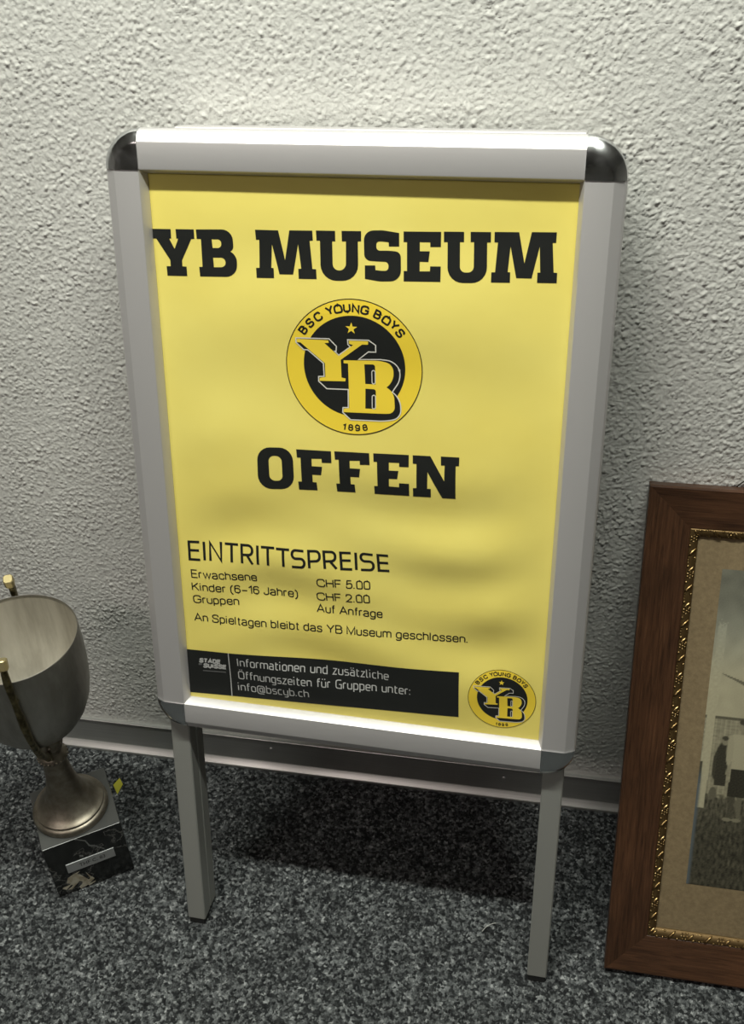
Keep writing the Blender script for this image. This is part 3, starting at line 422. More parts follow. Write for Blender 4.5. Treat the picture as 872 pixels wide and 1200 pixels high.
# ---- a plain round sans for the price list, also as strokes
q = 2.5
GA = {
 'E': (6.0, [[(5.8, 10), (0, 10), (0, 0), (6, 0)], [(0, 5.2), (5.4, 5.2)]]), 'F': (5.4, [[(5.4, 10), (0, 10), (0, 0)], [(0, 5.2), (4.8, 5.2)]]),
 'H': (6.6, [[(0, 0), (0, 10)], [(6.4, 0), (6.4, 10)], [(0, 5.2), (6.4, 5.2)]]), 'K': (6.6, [[(0, 0), (0, 10)], [(6, 10), (0, 3.9)], [(2.2, 6.1), (6.5, 0)]]),
 'C': (7.2, [[(7.1, 7), (6.6, 10, 2.8), (0, 10, 3.6), (0, 0, 3.6), (6.8, 0, 2.8), (7.2, 3.2)]]),
 'G': (7.6, [[(7.2, 7.2), (6.7, 10, 2.8), (0, 10, 3.6), (0, 0, 3.6), (5.2, 0, 2), (7.3, 1.7), (7.3, 4.8), (4, 4.8)]]),
 'J': (4.6, [[(0, 2.8), (0, 0, q), (4.4, 0, q), (4.4, 10)]]), 'A': (7.4, [[(0, 0), (3.7, 10), (7.4, 0)], [(1.3, 3.2), (6.1, 3.2)]]),
 'S': (6.4, [[(6, 7.4), (6, 10, 2.6), (.3, 10, 2.6), (.3, 5.4, 2), (6.2, 4.9, 2), (6.2, 0, 2.6), (0, 0, 2.6), (0, 3)]]),
 'Y': (7.2, [[(0, 10), (3.6, 4.4), (3.6, 0)], [(7.2, 10), (3.6, 4.4)]]), 'M': (7.8, [[(0, 0), (0, 10), (3.8, .4), (7.6, 10), (7.6, 0)]]),
 'B': (6.2, [[(0, 0), (0, 10), (5.6, 10, q), (5.6, 5.3, q), (0, 5.3)], [(3, 5.3), (6.1, 5.3, q), (6.1, 0, q), (0, 0)]]),
 'O': (8.0, [[(3.9, 0), (0, 0, 4), (0, 10, 4), (7.8, 10, 4), (7.8, 0, 4), (3.9, 0)]]), 'U': (6.6, [[(0, 10), (0, 0, 3.2), (6.4, 0, 3.2), (6.4, 10)]]),
 'N': (6.6, [[(0, 0), (0, 10), (6.4, 0), (6.4, 10)]]), 'T': (6.4, [[(0, 10), (6.4, 10)], [(3.2, 10), (3.2, 0)]]), 'I': (1, [[(0, 0), (0, 10)]]),
 'D': (6.8, [[(0, 0), (0, 10), (6.6, 10, 3.6), (6.6, 0, 3.6), (0, 0)]]),
 'r': (2.8, [[(0, 0), (0, 7.2)], [(0, 4.8), (.3, 7.2, 2), (2.8, 7.1)]]), 'w': (7.6, [[(0, 7.2), (2, 0), (3.8, 7), (5.6, 0), (7.6, 7.2)]]),
 'a': (5.2, [[(.3, 5.6), (.5, 7.2, 1.6), (4.7, 7.2, 2), (4.7, 1.2, .8), (5.2, 0)], [(4.7, 4), (0, 3.6, 2), (0, 0, 2), (4.7, 0, q), (4.7, 3)]]),
 'c': (4.7, [[(4.5, 5), (4.4, 7.2, 2), (0, 7.2, q), (0, 0, q), (4.5, 0, 2), (4.6, 2.2)]]), 'h': (4.8, [[(0, 0), (0, 10)], [(0, 5.2), (.4, 7.2, 1.8), (4.6, 7.2, 2.2), (4.6, 0)]]),
 'n': (4.8, [[(0, 0), (0, 7.2)], [(0, 5.2), (.4, 7.2, 1.8), (4.6, 7.2, 2.2), (4.6, 0)]]), 'u': (4.8, [[(0, 7.2), (0, 0, 2.2), (4.2, 0, 1.8), (4.6, 2)], [(4.6, 7.2), (4.6, 0)]]),
 'm': (7.8, [[(0, 0), (0, 7.2)], [(0, 5.2), (.3, 7.2, 1.6), (3.8, 7.2, 1.8), (3.8, 0)], [(3.8, 5.2), (4.1, 7.2, 1.6), (7.6, 7.2, 1.8), (7.6, 0)]]),
 's': (4.5, [[(4.2, 5.4), (4.1, 7.2, 1.8), (.2, 7.2, 1.8), (.2, 4, 1.3), (4.4, 3.4, 1.3), (4.4, 0, 1.8), (0, 0, 1.8), (0, 2)]]),
 'e': (5.0, [[(4.8, 2.1), (4.6, 0, 2), (0, 0, q), (0, 7.2, q), (4.8, 7.2, q), (4.8, 3.7), (0, 3.7)]]),
 'i': (.9, [[(0, 0), (0, 7.2)], [(0, 9), (0, 10)]]), 'l': (.9, [[(0, 0), (0, 10)]]), 't': (2.6, [[(1, 9.4), (1, 0, 1.1), (2.6, .1)], [(0, 7.2), (2.5, 7.2)]]),
 'd': (5.0, [[(4.7, 10), (4.7, 0)], [(4.7, 3.6), (4.7, 7.2, q), (0, 7.2, q), (0, 0, q), (4.7, 0, q), (4.7, 3.6)]]),
 'b': (5.0, [[(0, 10), (0, 0)], [(0, 3.6), (0, 7.2, q), (4.7, 7.2, q), (4.7, 0, q), (0, 0, q), (0, 3.6)]]),
 'p': (5.0, [[(0, 7.2), (0, -2.8)], [(0, 3.6), (0, 7.2, q), (4.7, 7.2, q), (4.7, 0, q), (0, 0, q), (0, 3.6)]]),
 'g': (5.0, [[(4.7, 7.2), (4.7, -2.8, q), (.2, -2.8, q), (.2, -1.3)], [(4.7, 3.6), (4.7, 7.2, q), (0, 7.2, q), (0, 0, q), (4.7, 0, q), (4.7, 3.6)]]),
 'o': (5.0, [[(2.4, 0), (0, 0, q), (0, 7.2, q), (4.8, 7.2, q), (4.8, 0, q), (2.4, 0)]]), 'f': (2.8, [[(1, 0), (1, 10, 1.6), (2.8, 9.9)], [(0, 7.2), (2.6, 7.2)]]),
 '0': (5.2, [[(2.5, 0), (0, 0, q), (0, 10, q), (5, 10, q), (5, 0, q), (2.5, 0)]]), '1': (3.0, [[(0, 7.6), (2.6, 10), (2.6, 0)]]),
 '2': (5.2, [[(.2, 7.2), (.2, 10, q), (5, 10, q), (5, 5.6, 1.5), (0, 0), (5.2, 0)]]),
 '3': (5.2, [[(.2, 7.6), (.2, 10, 2.2), (4.7, 10, 2.2), (4.7, 5.4, 2), (2, 5.4)], [(2.4, 5.4), (5, 5.4, 2.2), (5, 0, q), (0, 0, q), (0, 2.6)]]),
 '5': (5.2, [[(4.7, 10), (.9, 10), (.3, 5), (2, 6.4, 1.2), (5, 6.4, q), (5, 0, q), (0, 0, 2.2), (0, 2.4)]]),
 '6': (5.2, [[(4.8, 7.8), (4.6, 10, 2), (0, 10, q), (0, 0, q), (5, 0, q), (5, 6.2, q), (0, 6.2, q), (0, 3)]]),
 '8': (5.4, [[(2.5, 5.3), (.3, 5.3, 2.2), (.3, 10, 2.2), (4.8, 10, 2.2), (4.8, 5.3, 2.2), (2.5, 5.3)], [(2.5, 5.3), (0, 5.3, q), (0, 0, q), (5.1, 0, q), (5.1, 5.3, q), (2.5, 5.3)]]),
 '9': (5.2, [[(.2, 2.2), (.4, 0, 2), (5, 0, q), (5, 10, q), (0, 10, q), (0, 3.8, q), (5, 3.8, q), (5, 7)]]),
 '(': (2.4, [[(2.2, 10.2), (0, 7.4, 2.5), (0, 0, 3), (2.2, -2.8)]]), ')': (2.4, [[(0, 10.2), (2.2, 7.4, 2.5), (2.2, 0, 3), (0, -2.8)]]),
 '\u2013': (5.2, [[(0, 3.6), (5.2, 3.6)]]), '.': (.9, [[(0, -.1), (0, 1.0)]]), ' ': (1.7, [])}
def J(p): return (p[0]-1.1+.0047*p[0], p[1]-1.68+.0047*p[1])
def fillet(P):
    out = []
    for i, p in enumerate(P):
        c = Vector(p[:2]); r = p[2] if len(p) > 2 else 0
        if not r or i in (0, len(P)-1): out.append(c); continue
        A_ = Vector(P[i-1][:2])-c; B_ = Vector(P[i+1][:2])-c; q = min(r, A_.length*.5, B_.length*.5); a_ = c+A_.normalized()*q; b_ = c+B_.normalized()*q
        for t in (0, .25, .5, .75, 1):
            w_ = .7071; den = (1-t)**2+2*w_*t*(1-t)+t*t; out.append(((1-t)**2*a_+2*w_*t*(1-t)*c+t*t*b_)/den)
    return out
def stroke_text(art, body, p0, p1, cap, mi, lift, wd, gap=1.9, GL=GL, shear=0.):
    tot = sum(GL[c][0]+gap for c in body)-gap; sx = math.dist(p0, p1)/tot; sy = cap/10
    an = math.atan2(p1[1]-p0[1], p1[0]-p0[0]); c, s_ = math.cos(an), math.sin(an); x = 0
    for ch in body:
        g, sts = GL[ch]
        for st in sts:
            pts = [((x+p.x)*sx+shear*p.y*sy, p.y*sy) for p in fillet(st)]
            art.stroke([(p0[0]+X*c-Y*s_, p0[1]+X*s_+Y*c) for X, Y in pts], wd, mi, lift)
        x += g+gap
a = Art()
for body, p0, p1, cap in (
        ('Erwachsene', (-178.6, -127.1), (-107.4, -124.4), 8.7),
        ('Kinder (6\u201316 Jahre)', (-179.0, -142.2), (-64.0, -139.6), 8.7),
        ('Gruppen', (-178.6, -157.5), (-128.5, -155.3), 8.7),
        ('CHF 5.00', (-41.6, -122.6), (13.7, -119.8), 8.7),
        ('CHF 2.00', (-42.4, -139.6), (13.4, -135.6), 8.7),
        ('Auf Anfrage', (-43.0, -153.6), (26.3, -151.7), 8.7),
        ('An Spieltagen bleibt das YB Museum geschlossen.', (-179.5, -179.7), (115.0, -171.6), 8.7)):
    stroke_text(a, body, J(p0), J(p1), cap, 0, .25, 1.25, 1.75, GA)
a.build('price_list', poster, 'small black price lines in plain type')

a = Art()
a.poly([[J(p) for p in ((-205, -217.4), (107.6, -205.9), (108.9, -260.3), (-205, -272.7))]], 0, .25)
a.stroke([J((-143.2, -215.0)), J((-142.4, -270.6))], 1.1, 3, .5)
stroke_text(a, 'Informationen und zus\u00e4tzliche', J((-133.1, -229.9)), J((33.6, -225.2)), 9.3, 3, .5, 1.15)
stroke_text(a, '\u00d6ffnungszeiten f\u00fcr Gruppen unter:', J((-133.0, -246.2)), J((57.7, -239.5)), 9.3, 3, .5, 1.15)
stroke_text(a, 'info@bscyb.ch', J((-134.1, -261.4)), J((-53.6, -258.1)), 9.3, 3, .5, 1.15)
stroke_text(a, 'STADE', J((-177.1, -231.0)), J((-153.7, -230.0)), 4.4, 3, .5, 1.75, 2.8, GA, .2)
stroke_text(a, 'SUISSE', J((-172.9, -237.1)), J((-147.4, -235.9)), 4.4, 3, .5, 1.75, 2.8, GA, .2)
a.poly([[J(p) for p in ((-178.5, -232.6), (-174.8, -232.4), (-175.2, -234.8), (-179.0, -235.0))]], 4, .5)
a.stroke([J((-174.2, -241.8)), J((-147.8, -240.6))], 1.3, 4, .5)
a.build('info_band', poster, 'black band with pale grey contact lines and stadium name')

LG = TR['logo']
def crest(cx, cy, R, rot, small):
    a = Art(); c, s_ = math.cos(rot), math.sin(rot)
    def T(P): return [(cx+R*(x*c-y*s_), cy+R*(x*s_+y*c)) for x, y in P]
    def circ(r, ox=0, oy=0, n=72): return [(ox+r*math.cos(2*math.pi*i/n), oy+r*math.sin(2*math.pi*i/n)) for i in range(n)]
    lw = 1 if not small else 1.15
    a.poly([T(circ(1))], 1, .25); a.stroke(T(circ(1)), .012*R*lw, 0, .45, True)
    a.poly([T(circ(.748, *LG['disc_c'][0]))], 0, .35)
    sx, sy = LG['star'][0]
    a.poly([T([(sx+(.089 if i % 2 == 0 else .035)*math.sin(math.pi*i/5+.02), sy+(.089 if i % 2 == 0 else .035)*math.cos(math.pi*i/5+.02)) for i in range(10)])], 1, .5)
    a.poly([T(LG['sil'])], 0, .45); a.stroke(T(LG['sil']), .0165*R*lw, 2, .55, True)
    a.poly([T(LG['Y'])], 1, .65); a.poly([T(LG['B']), T(LG['c1']), T(LG['c2'])], 1, .7)
    for k in ('s1', 's2'): a.stroke(T(LG[k]), .013*R*lw, 2, .8, True)
    for ch, deg, rad in TR['txt']:
        wd_, sts = GA[ch]; hh = .106 if ch in 'BSCYOUNG' else .082; k = hh/10; wx = 1.25 if ch in 'BSCYOUNG' else 1.35
        low = ch in '189'; th = math.radians(-deg) if not low else math.radians(180-deg); t_ = math.radians(deg); px, py = rad*math.sin(t_), rad*math.cos(t_)
        for st in sts:
            Q = [((p.x-wd_/2)*k*wx, (p.y-5)*k) for p in fillet(st)]
            a.stroke(T([(px+x*math.cos(th)-y*math.sin(th), py+x*math.sin(th)+y*math.cos(th)) for x, y in Q]), (.027 if not low else .02)*R, 0, .45)
    return a
crest(*TR['ctr'], 65.3, 0, False).build('club_crest', poster, 'large round yellow and black club crest')
crest(*J((153.0, -232.2)), 34.9, .02, True).build('club_crest', poster, 'small round crest beside the black band')

# ------------------------------------------------------------------ trophy
SIL = mat('tarnished_silver', (.42, .40, .36), .3, 1)
N, L, b = nodes(SIL)
v = coords(N, L, (1, 1, .35)); n = noise(N, L, v, 38, 4, .6); r = ramp(N, [(.3, (.30, .285, .25)), (.55, (.44, .42, .38)), (.75, (.52, .50, .46))])
L.new(n.outputs[0], r.inputs[0]); L.new(r.outputs[0], b.inputs['Base Color'])
r = ramp(N, [(.3, (.52,)*3), (.7, (.36,)*3)]); L.new(n.outputs[0], r.inputs[0]); L.new(r.outputs[0], b.inputs['Roughness'])
LITSIL = mat('lit_satin_silver', (.80, .77, .71), .42, .6)  # lighter silver inside the cup: lamp light put into the colour
N, L, b = nodes(LITSIL)
v = coords(N, L, (1, 1, .16)); n = noise(N, L, v, 45, 4, .6); r = ramp(N, [(.35, (.46, .43, .37)), (.55, (.60, .57, .50)), (.75, (.70, .66, .59))])
L.new(n.outputs[0], r.inputs[0]); L.new(r.outputs[0], b.inputs['Base Color'])
BRO = mat('worn_pewter_foot', (.36, .32, .26), .46, 1)
N, L, b = nodes(BRO)
v = coords(N, L); n = noise(N, L, v, 60, 4, .6); r = ramp(N, [(.35, (.24, .21, .165)), (.7, (.42, .38, .31))]); L.new(n.outputs[0], r.inputs[0]); L.new(r.outputs[0], b.inputs['Base Color'])
bump(N, L, b, n.outputs[0], .1, .002)
BRASS = mat('aged_brass', (.50, .40, .19), .42, 1)
N, L, b = nodes(BRASS)
v = coords(N, L); n = noise(N, L, v, 130, 4, .6); r = ramp(N, [(.35, (.07, .058, .03)), (.7, (.27, .23, .12))]); L.new(n.outputs[0], r.inputs[0]); L.new(r.outputs[0], b.inputs['Base Color'])
bump(N, L, b, n.outputs[0], .5, .002)
BRASS2 = mat('highlit_brass', (.52, .43, .22), .4, .8)  # paler brass for the handle tips, the highlight painted in as colour
SHEEN = mat('grey_sheen_marble', (.075, .077, .074), .3)  # greyer top of the block: its reflection is put into the base colour
MARB = mat('black_marble', (.012, .013, .012), .16, 0, .5)
N, L, b = nodes(MARB)
v = coords(N, L); n = noise(N, L, v, 14, 6, .62); sub = N.new('ShaderNodeMath'); sub.operation = 'SUBTRACT'; sub.inputs[1].default_value = .5
ab = N.new('ShaderNodeMath'); ab.operation = 'ABSOLUTE'; L.new(n.outputs[0], sub.inputs[0]); L.new(sub.outputs[0], ab.inputs[0])
r = ramp(N, [(0, (.13, .13, .125)), (.004, (.07, .07, .065)), (.011, (.012, .013, .012))]); L.new(ab.outputs[0], r.inputs[0]); L.new(r.outputs[0], b.inputs['Base Color'])
CREAM = mat('cream_marble_inclusion', (.40, .37, .28), .25)
N, L, b = nodes(CREAM)
v = coords(N, L); n = noise(N, L, v, 120, 3); r = ramp(N, [(.35, (.26, .22, .15)), (.6, (.46, .43, .34))]); L.new(n.outputs[0], r.inputs[0]); L.new(r.outputs[0], b.inputs['Base Color'])
GREYV = mat('grey_marble_vein', (.16, .165, .16), .25)
PLATE = mat('satin_steel_plate', (.42, .43, .43), .45, .5)
TEXT = mat('dark_engraving', (.04, .04, .04), .5)

BA = Vector((-400.1, -251.4)); BB = Vector((-318.8, -195.4)); e_ = (BB-BA).normalized(); ang = math.atan2(e_.y, e_.x); BL = (BB-BA).length
nb = Vector((-e_.y, e_.x)); cc = (BA+BB)/2+nb*49
troph = thing('trophy', 'silver two-handled trophy cup on a square black marble block, left of the yellow sign', 'trophy', (cc.x, cc.y, 0), (0, 0, ang))
hb = BL/2
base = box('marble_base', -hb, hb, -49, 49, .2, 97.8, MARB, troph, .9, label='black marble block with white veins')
base.data.materials.append(SHEEN)
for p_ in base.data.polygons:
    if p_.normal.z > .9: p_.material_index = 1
# front face lies at local y = -49; face coordinates u run from its left edge
def face_poly(P, name, m, th=.15):
    V, F = [], []
    Q = [Vector((u, z, 0)) for u, z in P]; T_ = tessellate_polygon([Q]); k = len(P)
    V = [(u-hb, -49-th, z) for u, z in P]+[(u-hb, -48.7, z) for u, z in P]
    F = [tuple(t) for t in T_]+[(i, (i+1) % k, k+(i+1) % k, k+i) for i in range(k)]
    bm = bmesh.new(); me = mesh('t', V, F); bm.from_mesh(me); bpy.data.meshes.remove(me)
    return bm, name, m
for k, P in enumerate(TR['vein']):
    P = [(min(max(u, 1.5), BL-1.5), min(max(z, 1), 96.8)) for u, z in P]
    bm1, _, _ = face_poly(P, '', None)
    bm_obj('marble_inclusion', bm1, CREAM if k < 2 else GREYV, base, label='cream patch in the black marble' if k == 0 else None)
# engraved plate
bm = bmesh.new(); box_bm(bm, 20.1-hb, 81.5-hb, -50.1, -49.0, 40, 57.1, .35)
me = bpy.data.meshes.new('name_plate'); bmesh.ops.recalc_face_normals(bm, faces=bm.faces[:])
V, F = text_mesh('THF C. 83', .01); xa = min(x for x, y in V); xb = max(x for x, y in V); k = 33/(xb-xa); ky = 6.2/cap_h()
vs = [bm.verts.new(((36-hb+(x-xa)*k)*S, -50.22*S, (45.3+y*ky)*S)) for x, y in V]
for f in F:
    try: bm.faces.new([vs[i] for i in f]).material_index = 1
    except ValueError: pass
bm.to_mesh(me); bm.free(); me_obj('name_plate', me, [PLATE, TEXT], base, label='small steel plate engraved with dark letters')
rot = Matrix.Rotation(-ang, 3, 'Z'); off3 = rot @ Vector((-391-cc.x, -183-cc.y, 0)); OX, OY = off3.x, off3.y
lathe('foot', [(.05, 97.9), (46.5, 97.9), (47.6, 99), (47.9, 101), (47.2, 104), (45.2, 106.6), (42.8, 107.4), (42.6, 108.2), (43.8, 109.4), (43.6, 111), (41.6, 112.6), (39.6, 113.4), (35.5, 117.8), (30, 124.5), (24.6, 134), (20.8, 146), (17.8, 160), (15.8, 176), (14.8, 190), (14.4, 197)], BRO, troph, 84, (OX, OY))
SP = [(14.4, 196.6), (17, 197.2), (18.2, 199.5), (18, 202.5), (16, 205.5), (13.2, 207.5), (12.2, 210), (12.8, 213.5), (15.8, 217), (16.8, 221), (16.9, 226), (16.2, 231), (14.4, 236), (13.2, 240), (14.4, 244), (15, 247.5), (.05, 247.5)]
kn = lathe('stem_knot', SP, BRO, troph, 48, (OX, OY), sm=60, )
bm = bmesh.new()                               # chased beads around the two rings of the knot
for k in range(22):
    a_ = 2*math.pi*k/22
    bmesh.ops.create_uvsphere(bm, u_segments=8, v_segments=6, radius=2.1*S, matrix=Matrix.Translation(Vector((OX+17.6*math.cos(a_), OY+17.6*math.sin(a_), 200.8))*S))
for k in range(14):
    a_ = 2*math.pi*(k+.5)/14
    bmesh.ops.create_uvsphere(bm, u_segments=8, v_segments=6, radius=2.9*S, matrix=Matrix.Translation(Vector((OX+15.4*math.cos(a_), OY+15.4*math.sin(a_), 224+3*math.sin(k*2.1)))*S))
bm_obj('knot_beading', bm, BRO, kn, 60)
bowl = [(13, 246.5), (20, 247.4), (29, 250.5), (39, 257), (49, 267), (58, 281), (65, 298), (69.5, 318), (72, 340), (73.2, 362), (73.3, 382), (73, 396)]
inner = [(r-1.3, z+.6) for r, z in bowl[::-1]]; inner[0] = (71.9, 396)
cup = lathe('cup', bowl+[(72.9, 397.2), (72.4, 397.6), (71.9, 397)]+[(71.9, 394), (72.2, 380)], SIL, troph, 112, (OX, OY), sm=50)
lathe('cup_inside', inner+[(.05, 247.6)], LITSIL, cup, 112, (OX, OY), sm=50)
def handle(sgn, dz):
    d = rot @ Vector((.42*sgn, -.907*sgn, 0))
    P = [(15, 214), (24, 222), (36, 238), (48, 254), (60, 274), (70.5, 298), (77, 325), (80, 352), (81.5, 378), (82, 400), (80, 416+dz), (76.5, 426+dz)]
    P = [(OX+d.x*r, OY+d.y*r, z) for r, z in P]
    Q = crom(P, 4); r = [4.6+.5*math.sin(i*.55) for i in range(len(Q))]
    side = d.cross(Vector((0, 0, 1)))
    rings = tube_rings(Q, r, sq=.75, up=side)
    h = loft('handle', rings, BRASS, troph, sm=50)
    t = Vector(Q[-1]); dr = (Vector(Q[-1])-Vector(Q[-3])).normalized()
    loft('handle_tip', tube_rings([t-dr*4, t-dr*3, t+dr*7, t+dr*8], [5.4, 6.2, 6.2, 5.2], sq=.9, up=side), BRASS2, h, sm=30)
    # short bracket that ties the bar to the bowl below the rim
    loft('bracket', tube_rings([(OX+d.x*74, OY+d.y*74, 372), (OX+d.x*79, OY+d.y*79, 372)], [3, 3], sq=.8), BRASS, h, sm=30)
handle(1, 0); handle(-1, -10)

# ------------------------------------------------------------------ framed photograph
WOODV = mat('stained_oak_upright', (.10, .045, .025), .42, 0, .4)
WOODH = mat('stained_oak_crosswise', (.10, .045, .025), .42, 0, .4)
for m_, sc_ in ((WOODV, (26, 1.3, 26)), (WOODH, (1.3, 26, 26))):
    N, L, b = nodes(m_)
    v = coords(N, L, sc_); n = noise(N, L, v, 14, 6, .65); n.inputs['Distortion'].default_value = .8
    r = ramp(N, [(.30, (.026, .012, .006)), (.47, (.061, .028, .014)), (.60, (.083, .038, .019)), (.8, (.12, .058, .029))])
    L.new(n.outputs[0], r.inputs[0])
    v2 = coords(N, L, (1, 1, 1)); n2 = noise(N, L, v2, 9, 3); r2 = ramp(N, [(.3, (.6, .6, .6)), (.65, (1.15, 1.1, 1.05))]); L.new(n2.outputs[0], r2.inputs[0])
    mx = N.new('ShaderNodeMix'); mx.data_type = 'RGBA'; mx.blend_type = 'MULTIPLY'; mx.inputs[0].default_value = 1
    L.new(r.outputs[0], mx.inputs[6]); L.new(r2.outputs[0], mx.inputs[7]); L.new(mx.outputs[2], b.inputs['Base Color'])
    bump(N, L, b, n.outputs[0], .25, .001)
GILT = mat('worn_gilding', (.60, .38, .13), .28, 1)
N, L, b = nodes(GILT)
v = coords(N, L); n = noise(N, L, v, 160, 3); r = ramp(N, [(.35, (.09, .055, .022)), (.55, (.36, .24, .10)), (.75, (.60, .44, .22))]); L.new(n.outputs[0], r.inputs[0]); L.new(r.outputs[0], b.inputs['Base Color'])
GILTD = mat('dark_gilt_ground', (.13, .08, .03), .5, .7)
MATB = mat('buff_mount_card', (.36, .285, .16), .85)
N, L, b = nodes(MATB)
v = coords(N, L); n = noise(N, L, v, 220, 4, .7); r = ramp(N, [(.3, (.155, .112, .058)), (.7, (.225, .165, .088))]); L.new(n.outputs[0], r.inputs[0]); L.new(r.outputs[0], b.inputs['Base Color'])
bump(N, L, b, n.outputs[0], .3, .0008)

FH = 586.; FW = 760.; FX, FY = 288.7, -241.0
FA = math.asin((241.0-19)/FH)
fr = thing('framed_photograph', 'dark oak picture frame with gilt inner moulding around an old team photograph',
           'picture frame', (FX, FY, 6.2), (math.pi/2-FA, 0, .0))
FP = [(0, -18), (0, -1.5), (.6, -.4), (2, 0), (4, -.4), (45, -10), (46, -10.8), (46, -18)]
GP = [(46, -18), (46, -10.3), (47, -9.6), (49, -9.6), (51.5, -10.6), (54, -12.6), (55.2, -14.5), (55.2, -18)]
def frail(prof, side, name, m):
    rings = []
    for e in (0, 1):
        ring = []
        for w_, n_ in prof:
            if side == 'l': p = (w_, w_ if e == 0 else FH-w_, n_)
            elif side == 'r': p = (FW-w_, w_ if e == 0 else FH-w_, n_)
            elif side == 'b': p = (w_ if e == 0 else FW-w_, w_, n_)
            else: p = (w_ if e == 0 else FW-w_, FH-w_, n_)
            ring.append(p)
        rings.append(ring)
    return loft(name, rings, m, fr, sm=25)
for s_ in 'lrbt':
    frail(FP, s_, 'frame_rail', WOODV if s_ in 'lr' else WOODH)
GR = {s_: frail(GP, s_, 'gilt_moulding', GILTD) for s_ in 'lbt'}
# one scroll ornament (about 40 mm long, along +x; y across from -4.5 to 4.5; z proud), shared by all copies
def ornament():
    bm = bmesh.new()
    def bead(x, y, z, rx, ry, rz, a=0):
        M = Matrix.Translation(Vector((x, y, z))*S) @ Matrix.Rotation(a, 4, 'Z') @ Matrix.Diagonal((rx, ry, rz, 1))
        bmesh.ops.create_uvsphere(bm, u_segments=8, v_segments=5, radius=S, matrix=M)
    bead(0, 0, 0, 6.2, 1.5, 1.6, .75); bead(-7.5, 2.9, -.4, 1.3, 1.3, 1.2); bead(6, -3.2, -.5, 1.4, 1.2, 1.2)
    bead(-19, 0, 0, 4.6, 1.3, 1.5, .75); bead(-22.5, 2.8, -.3, 1.6, 1.1, 1.1, .4); bead(-16, -3, -.3, 1.8, 1.0, 1.0, .3)
    for k in range(6): bead(13.5+3.1*math.cos(k*1.047), 2.9*math.sin(k*1.047), -.2, 1.25, 1.25, 1.1)
    bead(13.5, 0, .2, 1.5, 1.5, 1.3)
    # plain oval leaf between the bars, with a raised edge
    for k in range(12):
        a_ = k*math.pi/6; bead(-9.5+6.2*math.cos(a_), 3.2*math.sin(a_), -.7, 1.5, .75, .8, a_+math.pi/2)
    bead(-9.5, 0, -.9, 4.5, 2.2, .9)
    for v_ in bm.verts: v_.co = Vector((v_.co.x*1.03, v_.co.y*1.18, v_.co.z*1.25))
    me = bpy.data.meshes.new('scroll_ornament'); bm.to_mesh(me); bm.free(); me.materials.append(GILT)
    me.polygons.foreach_set('use_smooth', [True]*len(me.polygons)); return me
om = ornament()
def orn(parent, x, y, along_y, flip=1):
    o = bpy.data.objects.new('scroll_ornament', om); C.objects.link(o); o.parent = parent
    o.location = (x*S, y*S, -10.9*S)
    ax, ay = (Vector((0, 1, 0)), Vector((flip, 0, 0))) if along_y else (Vector((1, 0, 0)), Vector((0, flip, 0)))
    az = Vector((0, 0, 1)); M = Matrix((ax, ay, az)).transposed(); 
    # lean the ornament down the slope of the moulding (towards the picture)
    inward = Vector((1, 0, 0)) if parent is GR['l'] else (Vector((0, 1, 0)) if parent is GR['b'] else Vector((0, -1, 0)))
    q = az.cross(inward); T_ = Matrix.Rotation(math.radians(26), 3, q)
    R3 = T_ @ M
    o.matrix_local = Matrix.Translation(o.location) @ R3.to_4x4()
for k in range(12):
    orn(GR['l'], 50.6, 73+k*40.2, True)
for k in range(16):
    orn(GR['b'], 73+k*40.9, 50.6, False); orn(GR['t'], 73+k*40.9, FH-50.6, False, -1)
box('mount_card', 54, FW-54, 54, FH-54, -18, -15.6, MATB, fr)

